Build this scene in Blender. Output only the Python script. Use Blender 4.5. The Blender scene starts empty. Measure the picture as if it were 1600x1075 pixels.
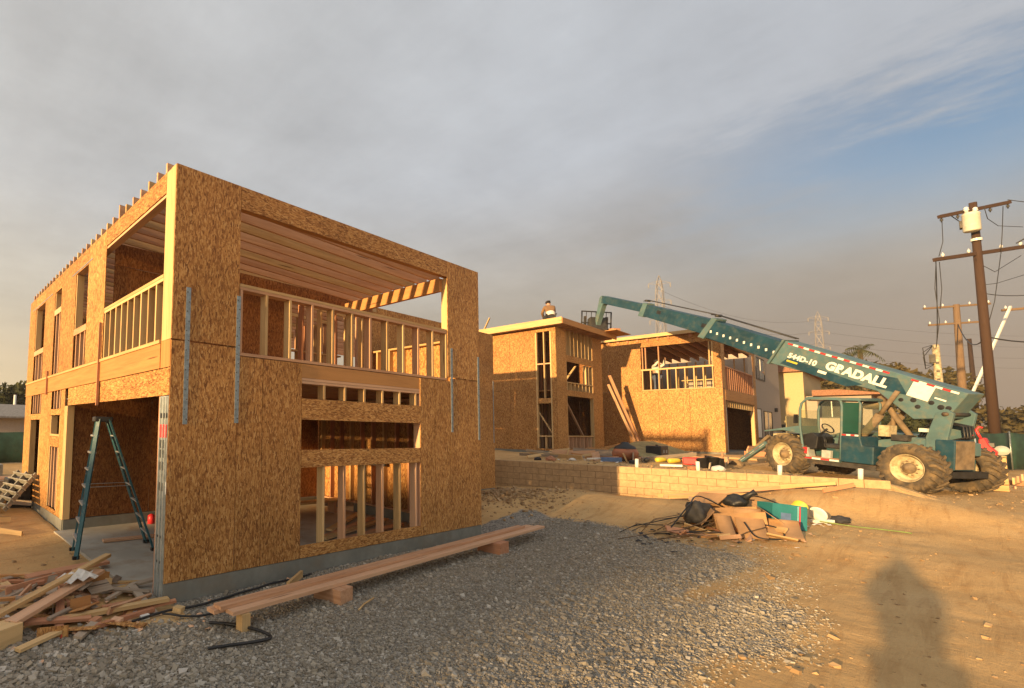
import bpy, bmesh, math, random
import numpy as np
from mathutils import Vector, Matrix, Quaternion

random.seed(7)
rng = np.random.default_rng(11)
scene = bpy.context.scene
col = scene.collection
R = math.radians

# ------------------------------------------------------------------ camera
CAM = Vector((-2.5263, -5.5588, 1.87))
YAW, PITCH, ROLL = 0.63924, 0.07616, 0.01676
FPX, PPX, PPY, IW, IH = 766.26, 430.0, 610.56, 1600.0, 1075.0
fw = Vector((math.sin(YAW) * math.cos(PITCH), math.cos(YAW) * math.cos(PITCH), math.sin(PITCH)))
rt = Vector((math.cos(YAW), -math.sin(YAW), 0))
up = rt.cross(fw)
rt2 = math.cos(ROLL) * rt + math.sin(ROLL) * up
up2 = -math.sin(ROLL) * rt + math.cos(ROLL) * up
cd = bpy.data.cameras.new('camera')
cam = bpy.data.objects.new('camera', cd)
col.objects.link(cam)
cam.matrix_world = Matrix(((rt2.x, up2.x, -fw.x, CAM.x), (rt2.y, up2.y, -fw.y, CAM.y),
                           (rt2.z, up2.z, -fw.z, CAM.z), (0, 0, 0, 1)))
cd.sensor_fit = 'HORIZONTAL'
cd.sensor_width = 36.0
cd.lens = FPX / IW * 36.0
cd.shift_x = (IW / 2 - PPX) / IW
cd.shift_y = (PPY - IH / 2) / IW
cd.clip_start = 0.05
cd.clip_end = 4000
scene.camera = cam

# ------------------------------------------------------------------ light
SUN_AZ_MATH = R(2.2)            # direction the light travels, from +X towards +Y
SUN_EL = R(8.0)
sun_to = Vector((math.cos(SUN_EL) * math.cos(SUN_AZ_MATH), math.cos(SUN_EL) * math.sin(SUN_AZ_MATH), -math.sin(SUN_EL)))
sd = bpy.data.lights.new('sun', 'SUN')
sd.energy = 5.0
sd.angle = R(0.8)
sd.color = (1.0, 0.645, 0.28)
so = bpy.data.objects.new('sun', sd)
so.rotation_euler = (-sun_to).to_track_quat('Z', 'Y').to_euler()
so.location = (-30, -6, 12)
col.objects.link(so)

world = bpy.data.worlds.new('World')
scene.world = world
world.use_nodes = True
wt = world.node_tree
wt.nodes.clear()

def N(t, kind, **kw):
    n = t.nodes.new(kind)
    for k, v in kw.items():
        setattr(n, k, v)
    return n

def math_n(t, op, a, b=None, c=None, clamp=False):
    n = N(t, 'ShaderNodeMath', operation=op, use_clamp=clamp)
    for i, v in enumerate((a, b, c)):
        if v is None:
            continue
        if isinstance(v, (int, float)):
            n.inputs[i].default_value = v
        else:
            t.links.new(v, n.inputs[i])
    return n.outputs[0]

def sstep(t, v, a, b, lo=0.0, hi=1.0):
    n = N(t, 'ShaderNodeMapRange', interpolation_type='SMOOTHSTEP')
    n.inputs['From Min'].default_value = a
    n.inputs['From Max'].default_value = b
    n.inputs['To Min'].default_value = lo
    n.inputs['To Max'].default_value = hi
    t.links.new(v, n.inputs['Value'])
    return n.outputs[0]

def mixc(t, fac, a, b, mode='MIX'):
    n = N(t, 'ShaderNodeMix', data_type='RGBA', blend_type=mode)
    for i, v in ((0, fac), (6, a), (7, b)):
        if isinstance(v, (int, float)):
            n.inputs[i].default_value = v
        elif isinstance(v, (tuple, list)):
            n.inputs[i].default_value = (*v[:3], 1)
        else:
            t.links.new(v, n.inputs[i])
    return n.outputs[2]

def build_world():
    t = wt
    tc = N(t, 'ShaderNodeTexCoord')
    sep = N(t, 'ShaderNodeSeparateXYZ')
    t.links.new(tc.outputs['Generated'], sep.inputs[0])
    x, y, z = sep.outputs
    az = math_n(t, 'MULTIPLY', math_n(t, 'ARCTAN2', x, y), 180 / math.pi)
    el = math_n(t, 'MULTIPLY', math_n(t, 'ARCSINE', z), 180 / math.pi)
    sx, sy = -math.cos(SUN_AZ_MATH), -math.sin(SUN_AZ_MATH)
    c = math_n(t, 'ADD', math_n(t, 'MULTIPLY', x, sx), math_n(t, 'MULTIPLY', y, sy))
    # cloud-layer coordinates: the direction met with a level sheet overhead
    den = math_n(t, 'ADD', math_n(t, 'MAXIMUM', z, 0.0), 0.10)
    comb = N(t, 'ShaderNodeCombineXYZ')
    t.links.new(math_n(t, 'DIVIDE', x, den), comb.inputs[0])
    t.links.new(math_n(t, 'DIVIDE', y, den), comb.inputs[1])
    def noise(scale, detail, rough, sxyz=(1, 1, 1), loc=(0, 0, 0), rot=0.0):
        m = N(t, 'ShaderNodeMapping')
        m.inputs['Scale'].default_value = sxyz
        m.inputs['Location'].default_value = loc
        m.inputs['Rotation'].default_value = (0, 0, rot)
        t.links.new(comb.outputs[0], m.inputs[0])
        n = N(t, 'ShaderNodeTexNoise')
        n.inputs['Scale'].default_value = scale
        n.inputs['Detail'].default_value = detail
        n.inputs['Roughness'].default_value = rough
        t.links.new(m.outputs[0], n.inputs['Vector'])
        return n.outputs['Fac']
    n1 = noise(0.95, 8, 0.60, (0.55, 1.0, 1), (3.1, 0.4, 0), 0.3)
    n2 = noise(2.9, 9, 0.70, (1.0, 0.42, 1), (1.7, 5.2, 0), 0.5)
    n3 = noise(0.35, 3, 0.5, (1, 1, 1), (8, 2, 0))
    # smoke and cloud: brown towards the horizon, grey above, brighter on the sun's side
    ang = math_n(t, 'ARCCOSINE', math_n(t, 'MULTIPLY', c, -1.0))
    side = math_n(t, 'DIVIDE', ang, 1.45, clamp=True)
    low = mixc(t, side, (0.215, 0.155, 0.118), (0.55, 0.44, 0.27))
    mid = mixc(t, side, (0.265, 0.242, 0.215), (0.455, 0.42, 0.35))
    high = mixc(t, side, (0.305, 0.340, 0.395), (0.395, 0.40, 0.40))
    colr = mixc(t, sstep(t, el, 1.0, 15.0), low, mid)
    colr = mixc(t, sstep(t, el, 11.0, 27.0), colr, high)
    # cloud relief
    relief = math_n(t, 'ADD', math_n(t, 'MULTIPLY', math_n(t, 'SUBTRACT', n1, 0.5), 1.0), math_n(t, 'MULTIPLY', math_n(t, 'SUBTRACT', n2, 0.5), 0.38))
    relief = math_n(t, 'MULTIPLY', relief, sstep(t, el, 3.0, 22.0, 0.15, 1.0))
    gain = math_n(t, 'ADD', relief, 1.0)
    # sunlit smoke glows towards the sun
    glow = math_n(t, 'MULTIPLY', math_n(t, 'POWER', math_n(t, 'MAXIMUM', math_n(t, 'ADD', math_n(t, 'MULTIPLY', c, 0.5), 0.5), 0.0), 2.0), 0.45)
    gain = math_n(t, 'MULTIPLY', gain, math_n(t, 'ADD', glow, 1.0))
    sc = N(t, 'ShaderNodeVectorMath', operation='SCALE')
    t.links.new(colr, sc.inputs[0])
    t.links.new(gain, sc.inputs['Scale'])
    # clear sky seen through the gap
    sky = N(t, 'ShaderNodeTexSky', sky_type='NISHITA')
    sky.sun_disc = False
    sky.sun_elevation = SUN_EL
    sky.sun_rotation = math.atan2(sx, sy)
    sky.air_density = 1.0
    sky.dust_density = 1.2
    sky.ozone_density = 2.0
    sk = N(t, 'ShaderNodeVectorMath', operation='SCALE')
    t.links.new(sky.outputs[0], sk.inputs[0])
    sk.inputs['Scale'].default_value = SKY_GAIN
    jit = math_n(t, 'ADD', math_n(t, 'MULTIPLY', math_n(t, 'SUBTRACT', n2, 0.5), 26.0), math_n(t, 'MULTIPLY', math_n(t, 'SUBTRACT', n1, 0.5), 5.0))
    elj = math_n(t, 'ADD', el, jit)
    m_up = sstep(t, elj, 28.0, 20.0)
    m_lo = sstep(t, el, 12.0, 21.5)
    azj = math_n(t, 'ADD', az, math_n(t, 'MULTIPLY', math_n(t, 'SUBTRACT', n2, 0.5), 26.0))
    m_az = math_n(t, 'MULTIPLY', sstep(t, azj, 70.0, 92.0), sstep(t, az, 150.0, 118.0))
    mask = math_n(t, 'MULTIPLY', math_n(t, 'MULTIPLY', m_up, m_lo), m_az)
    mask = math_n(t, 'MULTIPLY', mask, 0.95)
    final = mixc(t, mask, sc.outputs[0], sk.outputs[0])
    bg = N(t, 'ShaderNodeBackground')
    bg.inputs['Strength'].default_value = 0.66
    t.links.new(final, bg.inputs['Color'])
    out = N(t, 'ShaderNodeOutputWorld')
    t.links.new(bg.outputs[0], out.inputs['Surface'])
SKY_GAIN = 0.108
build_world()

scene.view_settings.view_transform = 'Standard'
scene.view_settings.look = 'None'
scene.view_settings.exposure = 1.1
scene.view_settings.gamma = 1.0
scene.view_settings.use_curve_mapping = False
# ------------------------------------------------------------------ materials
MATS = {}
def new_mat(name):
    m = bpy.data.materials.new(name)
    m.use_nodes = True
    t = m.node_tree
    b = t.nodes['Principled BSDF']
    MATS[name] = m
    return m, t, b

def obj_coord(t, scale=(1, 1, 1), rot=(0, 0, 0), spread=37.0):
    tc = N(t, 'ShaderNodeTexCoord')
    oi = N(t, 'ShaderNodeObjectInfo')
    a = N(t, 'ShaderNodeVectorMath', operation='MULTIPLY_ADD')
    a.inputs[1].default_value = (1, 1, 1)
    t.links.new(tc.outputs['Object'], a.inputs[0])
    k = N(t, 'ShaderNodeCombineXYZ')
    for i, f in enumerate((spread, spread * 1.7, spread * 0.6)):
        t.links.new(math_n(t, 'MULTIPLY', oi.outputs['Random'], f), k.inputs[i])
    t.links.new(k.outputs[0], a.inputs[2])
    m = N(t, 'ShaderNodeMapping')
    m.inputs['Scale'].default_value = scale
    m.inputs['Rotation'].default_value = rot
    t.links.new(a.outputs[0], m.inputs[0])
    return m.outputs[0], oi

def ramp(t, fac, stops):
    n = N(t, 'ShaderNodeValToRGB')
    e = n.color_ramp.elements
    while len(e) < len(stops):
        e.new(0.5)
    for i, (p, c) in enumerate(stops):
        e[i].position = p
        e[i].color = (*c, 1)
    t.links.new(fac, n.inputs[0])
    return n.outputs[0]

def tex_noise(t, vec, scale, detail=4, rough=0.55, dist=0.0):
    n = N(t, 'ShaderNodeTexNoise')
    n.inputs['Scale'].default_value = scale
    n.inputs['Detail'].default_value = detail
    n.inputs['Roughness'].default_value = rough
    n.inputs['Distortion'].default_value = dist
    if vec is not None:
        t.links.new(vec, n.inputs['Vector'])
    return n

def bump(t, b, height, strength=0.3, dist=0.01):
    n = N(t, 'ShaderNodeBump')
    n.inputs['Strength'].default_value = strength
    n.inputs['Distance'].default_value = dist
    t.links.new(height, n.inputs['Height'])
    t.links.new(n.outputs[0], b.inputs['Normal'])

def osb(name, stretch, tint=(1, 1, 1)):
    m, t, b = new_mat(name)
    v0, oi = obj_coord(t)
    warp = tex_noise(t, v0, 9.0, 2)
    wv = N(t, 'ShaderNodeVectorMath', operation='MULTIPLY_ADD')
    t.links.new(warp.outputs['Color'], wv.inputs[0])
    wv.inputs[1].default_value = (0.035, 0.035, 0.035)
    t.links.new(v0, wv.inputs[2])
    layers = []
    for k, (rot, sc) in enumerate((((0.06, 0.05, 0.0), 1.0), ((-0.42, 0.38, 0.3), 1.15), ((0.45, -0.5, 0.2), 0.9), ((-1.0, 1.0, 0.5), 1.3))):
        mp = N(t, 'ShaderNodeMapping')
        mp.inputs['Rotation'].default_value = rot
        mp.inputs['Scale'].default_value = tuple(s * sc for s in stretch)
        mp.inputs['Location'].default_value = (k * 3.1, k * 1.7, k * 5.3)
        t.links.new(wv.outputs[0], mp.inputs[0])
        vo = N(t, 'ShaderNodeTexVoronoi', distance='CHEBYCHEV')
        vo.inputs['Scale'].default_value = 1.0
        t.links.new(mp.outputs[0], vo.inputs['Vector'])
        sp = N(t, 'ShaderNodeSeparateColor')
        t.links.new(vo.outputs['Color'], sp.inputs[0])
        layers.append((math_n(t, 'SUBTRACT', sp.outputs[0], 0.45 if k == 3 else 0.0), sp.outputs[1]))
    pr, v = layers[0]
    for q, w in layers[1:]:
        g = math_n(t, 'GREATER_THAN', q, pr)
        mx = N(t, 'ShaderNodeMix', data_type='FLOAT')
        t.links.new(g, mx.inputs[0]); t.links.new(v, mx.inputs[2]); t.links.new(w, mx.inputs[3])
        pr = math_n(t, 'MAXIMUM', pr, q)
        v = mx.outputs[0]
    fine = tex_noise(t, v0, 60.0, 3).outputs['Fac']
    vv = math_n(t, 'ADD', math_n(t, 'MULTIPLY', v, 0.78), math_n(t, 'MULTIPLY', fine, 0.25))
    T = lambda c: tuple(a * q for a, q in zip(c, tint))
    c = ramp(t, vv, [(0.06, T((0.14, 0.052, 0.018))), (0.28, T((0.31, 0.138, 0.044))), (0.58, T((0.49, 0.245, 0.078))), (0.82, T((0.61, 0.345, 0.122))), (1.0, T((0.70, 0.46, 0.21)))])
    big = tex_noise(t, v0, 1.3, 3).outputs['Fac']
    c = mixc(t, sstep(t, big, 0.35, 0.75), c, mixc(t, 1.0, c, (0.82, 0.80, 0.76), 'MULTIPLY'))
    # panel-to-panel difference
    c = mixc(t, oi.outputs['Random'], c, mixc(t, 1.0, c, (0.80, 0.77, 0.74), 'MULTIPLY'))
    # nail rows and chalk marks are faint dots
    t.links.new(c, b.inputs['Base Color'])
    b.inputs['Roughness'].default_value = 0.62
    b.inputs['Specular IOR Level'].default_value = 0.25
    bump(t, b, vv, 0.35, 0.004)
    return m

def lumber(name, light, dark, rough=0.7, var=0.35):
    m, t, b = new_mat(name)
    tc = N(t, 'ShaderNodeTexCoord')
    # grain runs along the piece's longest side: the builder stores it in local Z of 'grain' attribute-free boxes
    v0, oi = obj_coord(t)
    at = N(t, 'ShaderNodeAttribute', attribute_name='grain')
    gr = tex_noise(t, at.outputs['Vector'], 1.0, 5, 0.6, 0.6)
    g2 = tex_noise(t, at.outputs['Vector'], 3.7, 3, 0.6)
    sh = math_n(t, 'ADD', math_n(t, 'MULTIPLY', gr.outputs['Fac'], 0.75), math_n(t, 'MULTIPLY', g2.outputs['Fac'], 0.3))
    sh = math_n(t, 'ADD', sh, math_n(t, 'MULTIPLY', math_n(t, 'SUBTRACT', oi.outputs['Random'], 0.5), var))
    c = ramp(t, sh, [(0.25, dark), (0.62, light), (0.9, tuple(min(1, x * 1.12) for x in light))])
    kn = N(t, 'ShaderNodeTexVoronoi')
    kn.inputs['Scale'].default_value = 0.55
    t.links.new(at.outputs['Vector'], kn.inputs['Vector'])
    c = mixc(t, sstep(t, kn.outputs['Distance'], 0.13, 0.05), c, tuple(x * 0.45 for x in dark))
    t.links.new(c, b.inputs['Base Color'])
    b.inputs['Roughness'].default_value = rough
    b.inputs['Specular IOR Level'].default_value = 0.25
    bump(t, b, gr.outputs['Fac'], 0.2, 0.002)
    return m

def plain(name, c, rough=0.6, metal=0.0, var=0.18, scale=6.0, dirt=None, dirt_amt=0.0, bmp=0.0, spec=0.4, dscale=2.0):
    m, t, b = new_mat(name)
    v0, oi = obj_coord(t)
    n = tex_noise(t, v0, scale, 5, 0.6)
    cc = mixc(t, sstep(t, n.outputs['Fac'], 0.3, 0.7), tuple(x * (1 - var) for x in c), tuple(min(1, x * (1 + var)) for x in c))
    if dirt is not None:
        d = tex_noise(t, v0, dscale, 6, 0.65)
        cc = mixc(t, math_n(t, 'MULTIPLY', sstep(t, d.outputs['Fac'], 0.62 - dirt_amt * 0.3, 0.72), min(1.0, 0.5 + dirt_amt * 0.5)), cc, dirt)
    t.links.new(cc, b.inputs['Base Color'])
    b.inputs['Roughness'].default_value = rough
    b.inputs['Metallic'].default_value = metal
    b.inputs['Specular IOR Level'].default_value = spec
    if bmp:
        bump(t, b, tex_noise(t, v0, scale * 4, 4).outputs['Fac'], bmp, 0.01)
    return m

osb('osb_upright', (60, 60, 18))
osb('osb_level', (19, 19, 62))
osb('osb_shaded', (60, 60, 18), (0.62, 0.50, 0.44))  # same OSB with the dimness of the interiors put into its tint
lumber('pine', (0.60, 0.415, 0.205), (0.40, 0.245, 0.105))
lumber('fir', (0.60, 0.37, 0.23), (0.42, 0.22, 0.12))
lumber('fir_red', (0.50, 0.25, 0.14), (0.33, 0.14, 0.075))
lumber('laminated', (0.47, 0.235, 0.085), (0.33, 0.15, 0.052), var=0.2)
lumber('weathered_wood', (0.36, 0.29, 0.22), (0.20, 0.15, 0.11))
lumber('pole_wood', (0.058, 0.033, 0.023), (0.025, 0.015, 0.012), rough=0.85)
lumber('pole_wood_pale', (0.19, 0.125, 0.075), (0.12, 0.075, 0.045), rough=0.85)
plain('concrete', (0.205, 0.205, 0.18), 0.9, var=0.16, scale=3.0, dirt=(0.20, 0.17, 0.13), dirt_amt=0.4, bmp=0.25)
plain('slab', (0.40, 0.37, 0.31), 0.88, var=0.14, scale=1.6, dirt=(0.30, 0.22, 0.14), dirt_amt=0.5, bmp=0.12)
plain('galvanised', (0.52, 0.56, 0.56), 0.42, 0.75, var=0.16, scale=14, dirt=(0.30, 0.31, 0.28), dirt_amt=0.2)
plain('strap_steel', (0.25, 0.31, 0.36), 0.5, 0.55, var=0.22, scale=25)
plain('red_label', (0.62, 0.045, 0.05), 0.6, var=0.1)
plain('white_label', (0.74, 0.74, 0.70), 0.6, var=0.05)
plain('black_plastic', (0.018, 0.018, 0.020), 0.45, var=0.3)
plain('dark_steel', (0.055, 0.052, 0.05), 0.6, 0.3, var=0.3, dirt=(0.20, 0.13, 0.07), dirt_amt=0.3)
plain('ladder_green', (0.03, 0.11, 0.135), 0.5, var=0.2, dirt=(0.30, 0.30, 0.27), dirt_amt=0.25, dscale=9)
plain('aluminium', (0.62, 0.63, 0.62), 0.4, 0.7, var=0.1)
plain('block', (0.44, 0.30, 0.165), 0.93, var=0.14, scale=9, dirt=(0.36, 0.25, 0.14), dirt_amt=0.3, bmp=0.5)
plain('mortar', (0.15, 0.10, 0.055), 0.95, var=0.15, scale=8)
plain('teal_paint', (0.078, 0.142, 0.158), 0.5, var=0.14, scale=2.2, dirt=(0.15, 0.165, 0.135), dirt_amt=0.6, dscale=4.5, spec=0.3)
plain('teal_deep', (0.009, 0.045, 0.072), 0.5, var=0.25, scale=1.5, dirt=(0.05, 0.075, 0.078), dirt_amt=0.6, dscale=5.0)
plain('teal_dark', (0.022, 0.075, 0.085), 0.5, var=0.25, scale=1.8, dirt=(0.20, 0.16, 0.10), dirt_amt=0.5)
plain('mud_steel', (0.17, 0.125, 0.08), 0.85, var=0.3, scale=5, dirt=(0.28, 0.19, 0.10), dirt_amt=0.6)
plain('rubber', (0.060, 0.050, 0.040), 0.9, var=0.3, scale=4, dirt=(0.20, 0.14, 0.075), dirt_amt=0.8, dscale=3.5, bmp=0.2)
plain('rim_cream', (0.48, 0.41, 0.26), 0.65, var=0.2, scale=6, dirt=(0.24, 0.16, 0.08), dirt_amt=0.8, dscale=7)
plain('red_tape', (0.42, 0.035, 0.035), 0.45, var=0.15)
plain('white_paint', (0.72, 0.71, 0.66), 0.55, var=0.07)
plain('yellow_plastic', (0.55, 0.44, 0.05), 0.5, var=0.1)
plain('red_plastic', (0.58, 0.03, 0.035), 0.4, var=0.15)
plain('orange_plastic', (0.36, 0.13, 0.06), 0.5, var=0.15)
plain('blue_plastic', (0.10, 0.17, 0.33), 0.5, var=0.15)
plain('grey_plastic', (0.35, 0.37, 0.35), 0.5, var=0.15)
plain('cardboard', (0.44, 0.26, 0.13), 0.85, var=0.12, scale=3, dirt=(0.33, 0.19, 0.09), dirt_amt=0.3)
plain('carton_teal', (0.02, 0.17, 0.19), 0.6, var=0.1)
plain('carton_print', (0.20, 0.42, 0.45), 0.6, var=0.1)
plain('tarp', (0.30, 0.24, 0.11), 0.8, var=0.25, scale=3)
plain('paper', (0.62, 0.60, 0.56), 0.8, var=0.1)
plain('stucco_grey', (0.36, 0.30, 0.25), 0.95, var=0.07, scale=12, bmp=0.2)
plain('stucco_cream', (0.46, 0.36, 0.20), 0.95, var=0.06, scale=12, bmp=0.2)
plain('stucco_white', (0.70, 0.66, 0.56), 0.95, var=0.06, scale=12, bmp=0.2)
plain('roof_tile', (0.28, 0.14, 0.085), 0.9, var=0.25, scale=14, bmp=0.4)
plain('roof_grey', (0.22, 0.21, 0.20), 0.9, var=0.2, scale=9)
plain('fence_screen', (0.018, 0.050, 0.036), 0.9, var=0.3, scale=2.5, dirt=(0.05, 0.07, 0.05), dirt_amt=0.3)
plain('fence_tan', (0.30, 0.25, 0.13), 0.9, var=0.18, scale=2)
plain('porcelain', (0.70, 0.70, 0.68), 0.3, var=0.04)
plain('transformer_grey', (0.56, 0.55, 0.48), 0.5, var=0.1, dirt=(0.36, 0.33, 0.26), dirt_amt=0.3)
plain('wire', (0.03, 0.03, 0.032), 0.6, var=0.1)
plain('tower_steel', (0.30, 0.27, 0.24), 0.7, 0.3, var=0.1)
plain('bark', (0.13, 0.085, 0.05), 0.95, var=0.3, scale=9, bmp=0.5)
plain('skin', (0.42, 0.25, 0.17), 0.6, var=0.06)
plain('jacket_brown', (0.20, 0.115, 0.06), 0.9, var=0.2)
plain('cloth_white', (0.66, 0.62, 0.55), 0.9, var=0.1)
plain('cloth_dark', (0.035, 0.034, 0.04), 0.9, var=0.2)
plain('denim', (0.08, 0.10, 0.16), 0.9, var=0.2)
plain('hose_green', (0.16, 0.22, 0.06), 0.6, var=0.2)
plain('hill_scrub', (0.17, 0.125, 0.075), 1.0, var=0.35, scale=0.06)
plain('asphalt', (0.06, 0.058, 0.055), 0.9, var=0.2)
plain('pallet_grey', (0.24, 0.23, 0.20), 0.85, var=0.25, scale=7)
plain('seat_black', (0.03, 0.03, 0.032), 0.7, var=0.2)

def glass_mat(name, tint, rough=0.05):
    m, t, b = new_mat(name)
    b.inputs['Base Color'].default_value = (*tint, 1)
    b.inputs['Roughness'].default_value = rough
    b.inputs['Specular IOR Level'].default_value = 0.6
    b.inputs['Metallic'].default_value = 0.0
    v0, oi = obj_coord(t)
    n = tex_noise(t, v0, 3.0, 4)
    c = mixc(t, n.outputs['Fac'], tuple(x * 0.7 for x in tint), tuple(x * 1.3 for x in tint))
    t.links.new(c, b.inputs['Base Color'])
    return m
glass_mat('window_glass', (0.03, 0.035, 0.04))
glass_mat('tinted_glass', (0.012, 0.060, 0.045), 0.12)

def clear_glass(name):
    m, t, b = new_mat(name)
    tr = N(t, 'ShaderNodeBsdfTransparent')
    tr.inputs[0].default_value = (0.86, 0.9, 0.86, 1)
    mx = N(t, 'ShaderNodeMixShader')
    mx.inputs[0].default_value = 0.10
    b.inputs['Base Color'].default_value = (0.42, 0.42, 0.34, 1)
    b.inputs['Roughness'].default_value = 0.15
    o = t.nodes['Material Output']
    t.links.new(tr.outputs[0], mx.inputs[1]); t.links.new(b.outputs[0], mx.inputs[2])
    t.links.new(mx.outputs[0], o.inputs['Surface'])
clear_glass('cab_glass')

def leaf_mat(name, a, bcol):
    m, t, b = new_mat(name)
    geo = N(t, 'ShaderNodeNewGeometry')
    c = mixc(t, geo.outputs['Random Per Island'], a, bcol)
    t.links.new(c, b.inputs['Base Color'])
    b.inputs['Roughness'].default_value = 0.6
    b.inputs['Specular IOR Level'].default_value = 0.2
    tl = N(t, 'ShaderNodeBsdfTranslucent')
    t.links.new(c, tl.inputs[0])
    mx = N(t, 'ShaderNodeMixShader')
    mx.inputs[0].default_value = 0.25
    o = t.nodes['Material Output']
    t.links.new(b.outputs[0], mx.inputs[1]); t.links.new(tl.outputs[0], mx.inputs[2])
    t.links.new(mx.outputs[0], o.inputs['Surface'])
leaf_mat('leaf_olive', (0.065, 0.055, 0.022), (0.15, 0.115, 0.045))
leaf_mat('leaf_dark', (0.03, 0.038, 0.016), (0.075, 0.08, 0.032))
leaf_mat('leaf_palm', (0.06, 0.075, 0.025), (0.14, 0.13, 0.05))

def stone_mat():
    m, t, b = new_mat('gravel_stone')
    geo = N(t, 'ShaderNodeNewGeometry')
    tc = N(t, 'ShaderNodeTexCoord')
    n = tex_noise(t, tc.outputs['Object'], 30, 3)
    c = ramp(t, geo.outputs['Random Per Island'], [(0.0, (0.175, 0.152, 0.12)), (0.35, (0.27, 0.24, 0.193)), (0.75, (0.355, 0.318, 0.26)), (0.95, (0.44, 0.415, 0.37)), (1.0, (0.54, 0.51, 0.46))])
    c = mixc(t, math_n(t, 'MULTIPLY', n.outputs['Fac'], 0.35), c, (0.27, 0.21, 0.14))
    t.links.new(c, b.inputs['Base Color'])
    b.inputs['Roughness'].default_value = 0.9
    b.inputs['Specular IOR Level'].default_value = 0.25
    bump(t, b, n.outputs['Fac'], 0.3, 0.004)
stone_mat()
def clod_mat():
    m, t, b = new_mat('dirt_clod')
    geo = N(t, 'ShaderNodeNewGeometry')
    c = mixc(t, geo.outputs['Random Per Island'], (0.26, 0.165, 0.08), (0.42, 0.285, 0.155))
    t.links.new(c, b.inputs['Base Color'])
    b.inputs['Roughness'].default_value = 0.95
clod_mat()

def ground_mat():
    m, t, b = new_mat('ground_dirt')
    tc = N(t, 'ShaderNodeTexCoord')
    P = tc.outputs['Object']
    at = N(t, 'ShaderNodeAttribute', attribute_name='gravel')
    n1 = tex_noise(t, P, 0.35, 5, 0.6)
    n2 = tex_noise(t, P, 2.3, 6, 0.65)
    n3 = tex_noise(t, P, 17.0, 5, 0.7)
    dirt = ramp(t, n1.outputs['Fac'], [(0.3, (0.45, 0.285, 0.125)), (0.55, (0.53, 0.345, 0.158)), (0.75, (0.58, 0.395, 0.20))])
    dirt = mixc(t, sstep(t, n2.outputs['Fac'], 0.42, 0.68), dirt, mixc(t, 1.0, dirt, (0.90, 0.87, 0.84), 'MULTIPLY'))
    dirt = mixc(t, sstep(t, n3.outputs['Fac'], 0.55, 0.75), dirt, mixc(t, 1.0, dirt, (0.74, 0.70, 0.66), 'MULTIPLY'))
    # tyre and foot tracks drawn out along the drive (along X)
    mp = N(t, 'ShaderNodeMapping')
    mp.inputs['Scale'].default_value = (0.35, 3.2, 1)
    mp.inputs['Rotation'].default_value = (0, 0, R(-8))
    t.links.new(P, mp.inputs[0])
    n4 = tex_noise(t, mp.outputs[0], 1.6, 6, 0.65, 0.4)
    dirt = mixc(t, sstep(t, n4.outputs['Fac'], 0.5, 0.66), dirt, mixc(t, 1.0, dirt, (0.86, 0.82, 0.78), 'MULTIPLY'))
    # pressed tyre tracks with cross lugs along the drive
    sx = N(t, 'ShaderNodeSeparateXYZ')
    t.links.new(P, sx.inputs[0])
    tw = math_n(t, 'ADD', sx.outputs[1], math_n(t, 'MULTIPLY', math_n(t, 'SUBTRACT', n1.outputs['Fac'], 0.5), 0.9))
    trk = None
    for y0, sl in ((-5.15, 0.035), (-6.75, 0.035), (-4.15, -0.07), (-6.0, 0.10)):
        q = math_n(t, 'SUBTRACT', math_n(t, 'SUBTRACT', tw, y0), math_n(t, 'MULTIPLY', sx.outputs[0], sl))
        mk = sstep(t, math_n(t, 'ABSOLUTE', q), 0.24, 0.17)
        trk = mk if trk is None else math_n(t, 'MAXIMUM', trk, mk)
    trk = math_n(t, 'MULTIPLY', trk, sstep(t, n2.outputs['Fac'], 0.40, 0.60))
    vo = N(t, 'ShaderNodeTexVoronoi')
    vo.inputs['Scale'].default_value = 34.0
    t.links.new(P, vo.inputs['Vector'])
    sp = N(t, 'ShaderNodeSeparateColor')
    t.links.new(vo.outputs['Color'], sp.inputs[0])
    grav = ramp(t, sp.outputs[0], [(0.0, (0.12, 0.11, 0.095)), (0.5, (0.24, 0.22, 0.19)), (1.0, (0.39, 0.36, 0.31))])
    gm = math_n(t, 'ADD', at.outputs['Fac'], math_n(t, 'MULTIPLY', math_n(t, 'SUBTRACT', n2.outputs['Fac'], 0.5), 1.1))
    gm = sstep(t, gm, 0.38, 0.62)
    c = mixc(t, gm, dirt, grav)
    t.links.new(c, b.inputs['Base Color'])
    b.inputs['Roughness'].default_value = 0.96
    b.inputs['Specular IOR Level'].default_value = 0.15
    h = math_n(t, 'ADD', math_n(t, 'MULTIPLY', n3.outputs['Fac'], 0.35), math_n(t, 'MULTIPLY', n4.outputs['Fac'], 0.9))
    h = math_n(t, 'ADD', h, math_n(t, 'MULTIPLY', n2.outputs['Fac'], 0.6))
    h = math_n(t, 'ADD', h, math_n(t, 'MULTIPLY', math_n(t, 'MULTIPLY', vo.outputs['Distance'], gm), -0.8))
    h = math_n(t, 'ADD', h, math_n(t, 'MULTIPLY', trk, -0.3))
    bump(t, b, h, 0.6, 0.06)
ground_mat()
# ------------------------------------------------------------------ helpers
def tag(o, label=None, cat=None, group=None, kind=None):
    if label: o['label'] = label
    if cat: o['category'] = cat
    if group: o['group'] = group
    if kind: o['kind'] = kind
    return o

def empty(name, loc=(0, 0, 0), label=None, cat=None, group=None, mat=None):
    o = bpy.data.objects.new(name, None)
    o.empty_display_size = 0.2
    if mat is not None:
        o.matrix_world = mat
    else:
        o.location = loc
    col.objects.link(o)
    return tag(o, label, cat, group)

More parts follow.
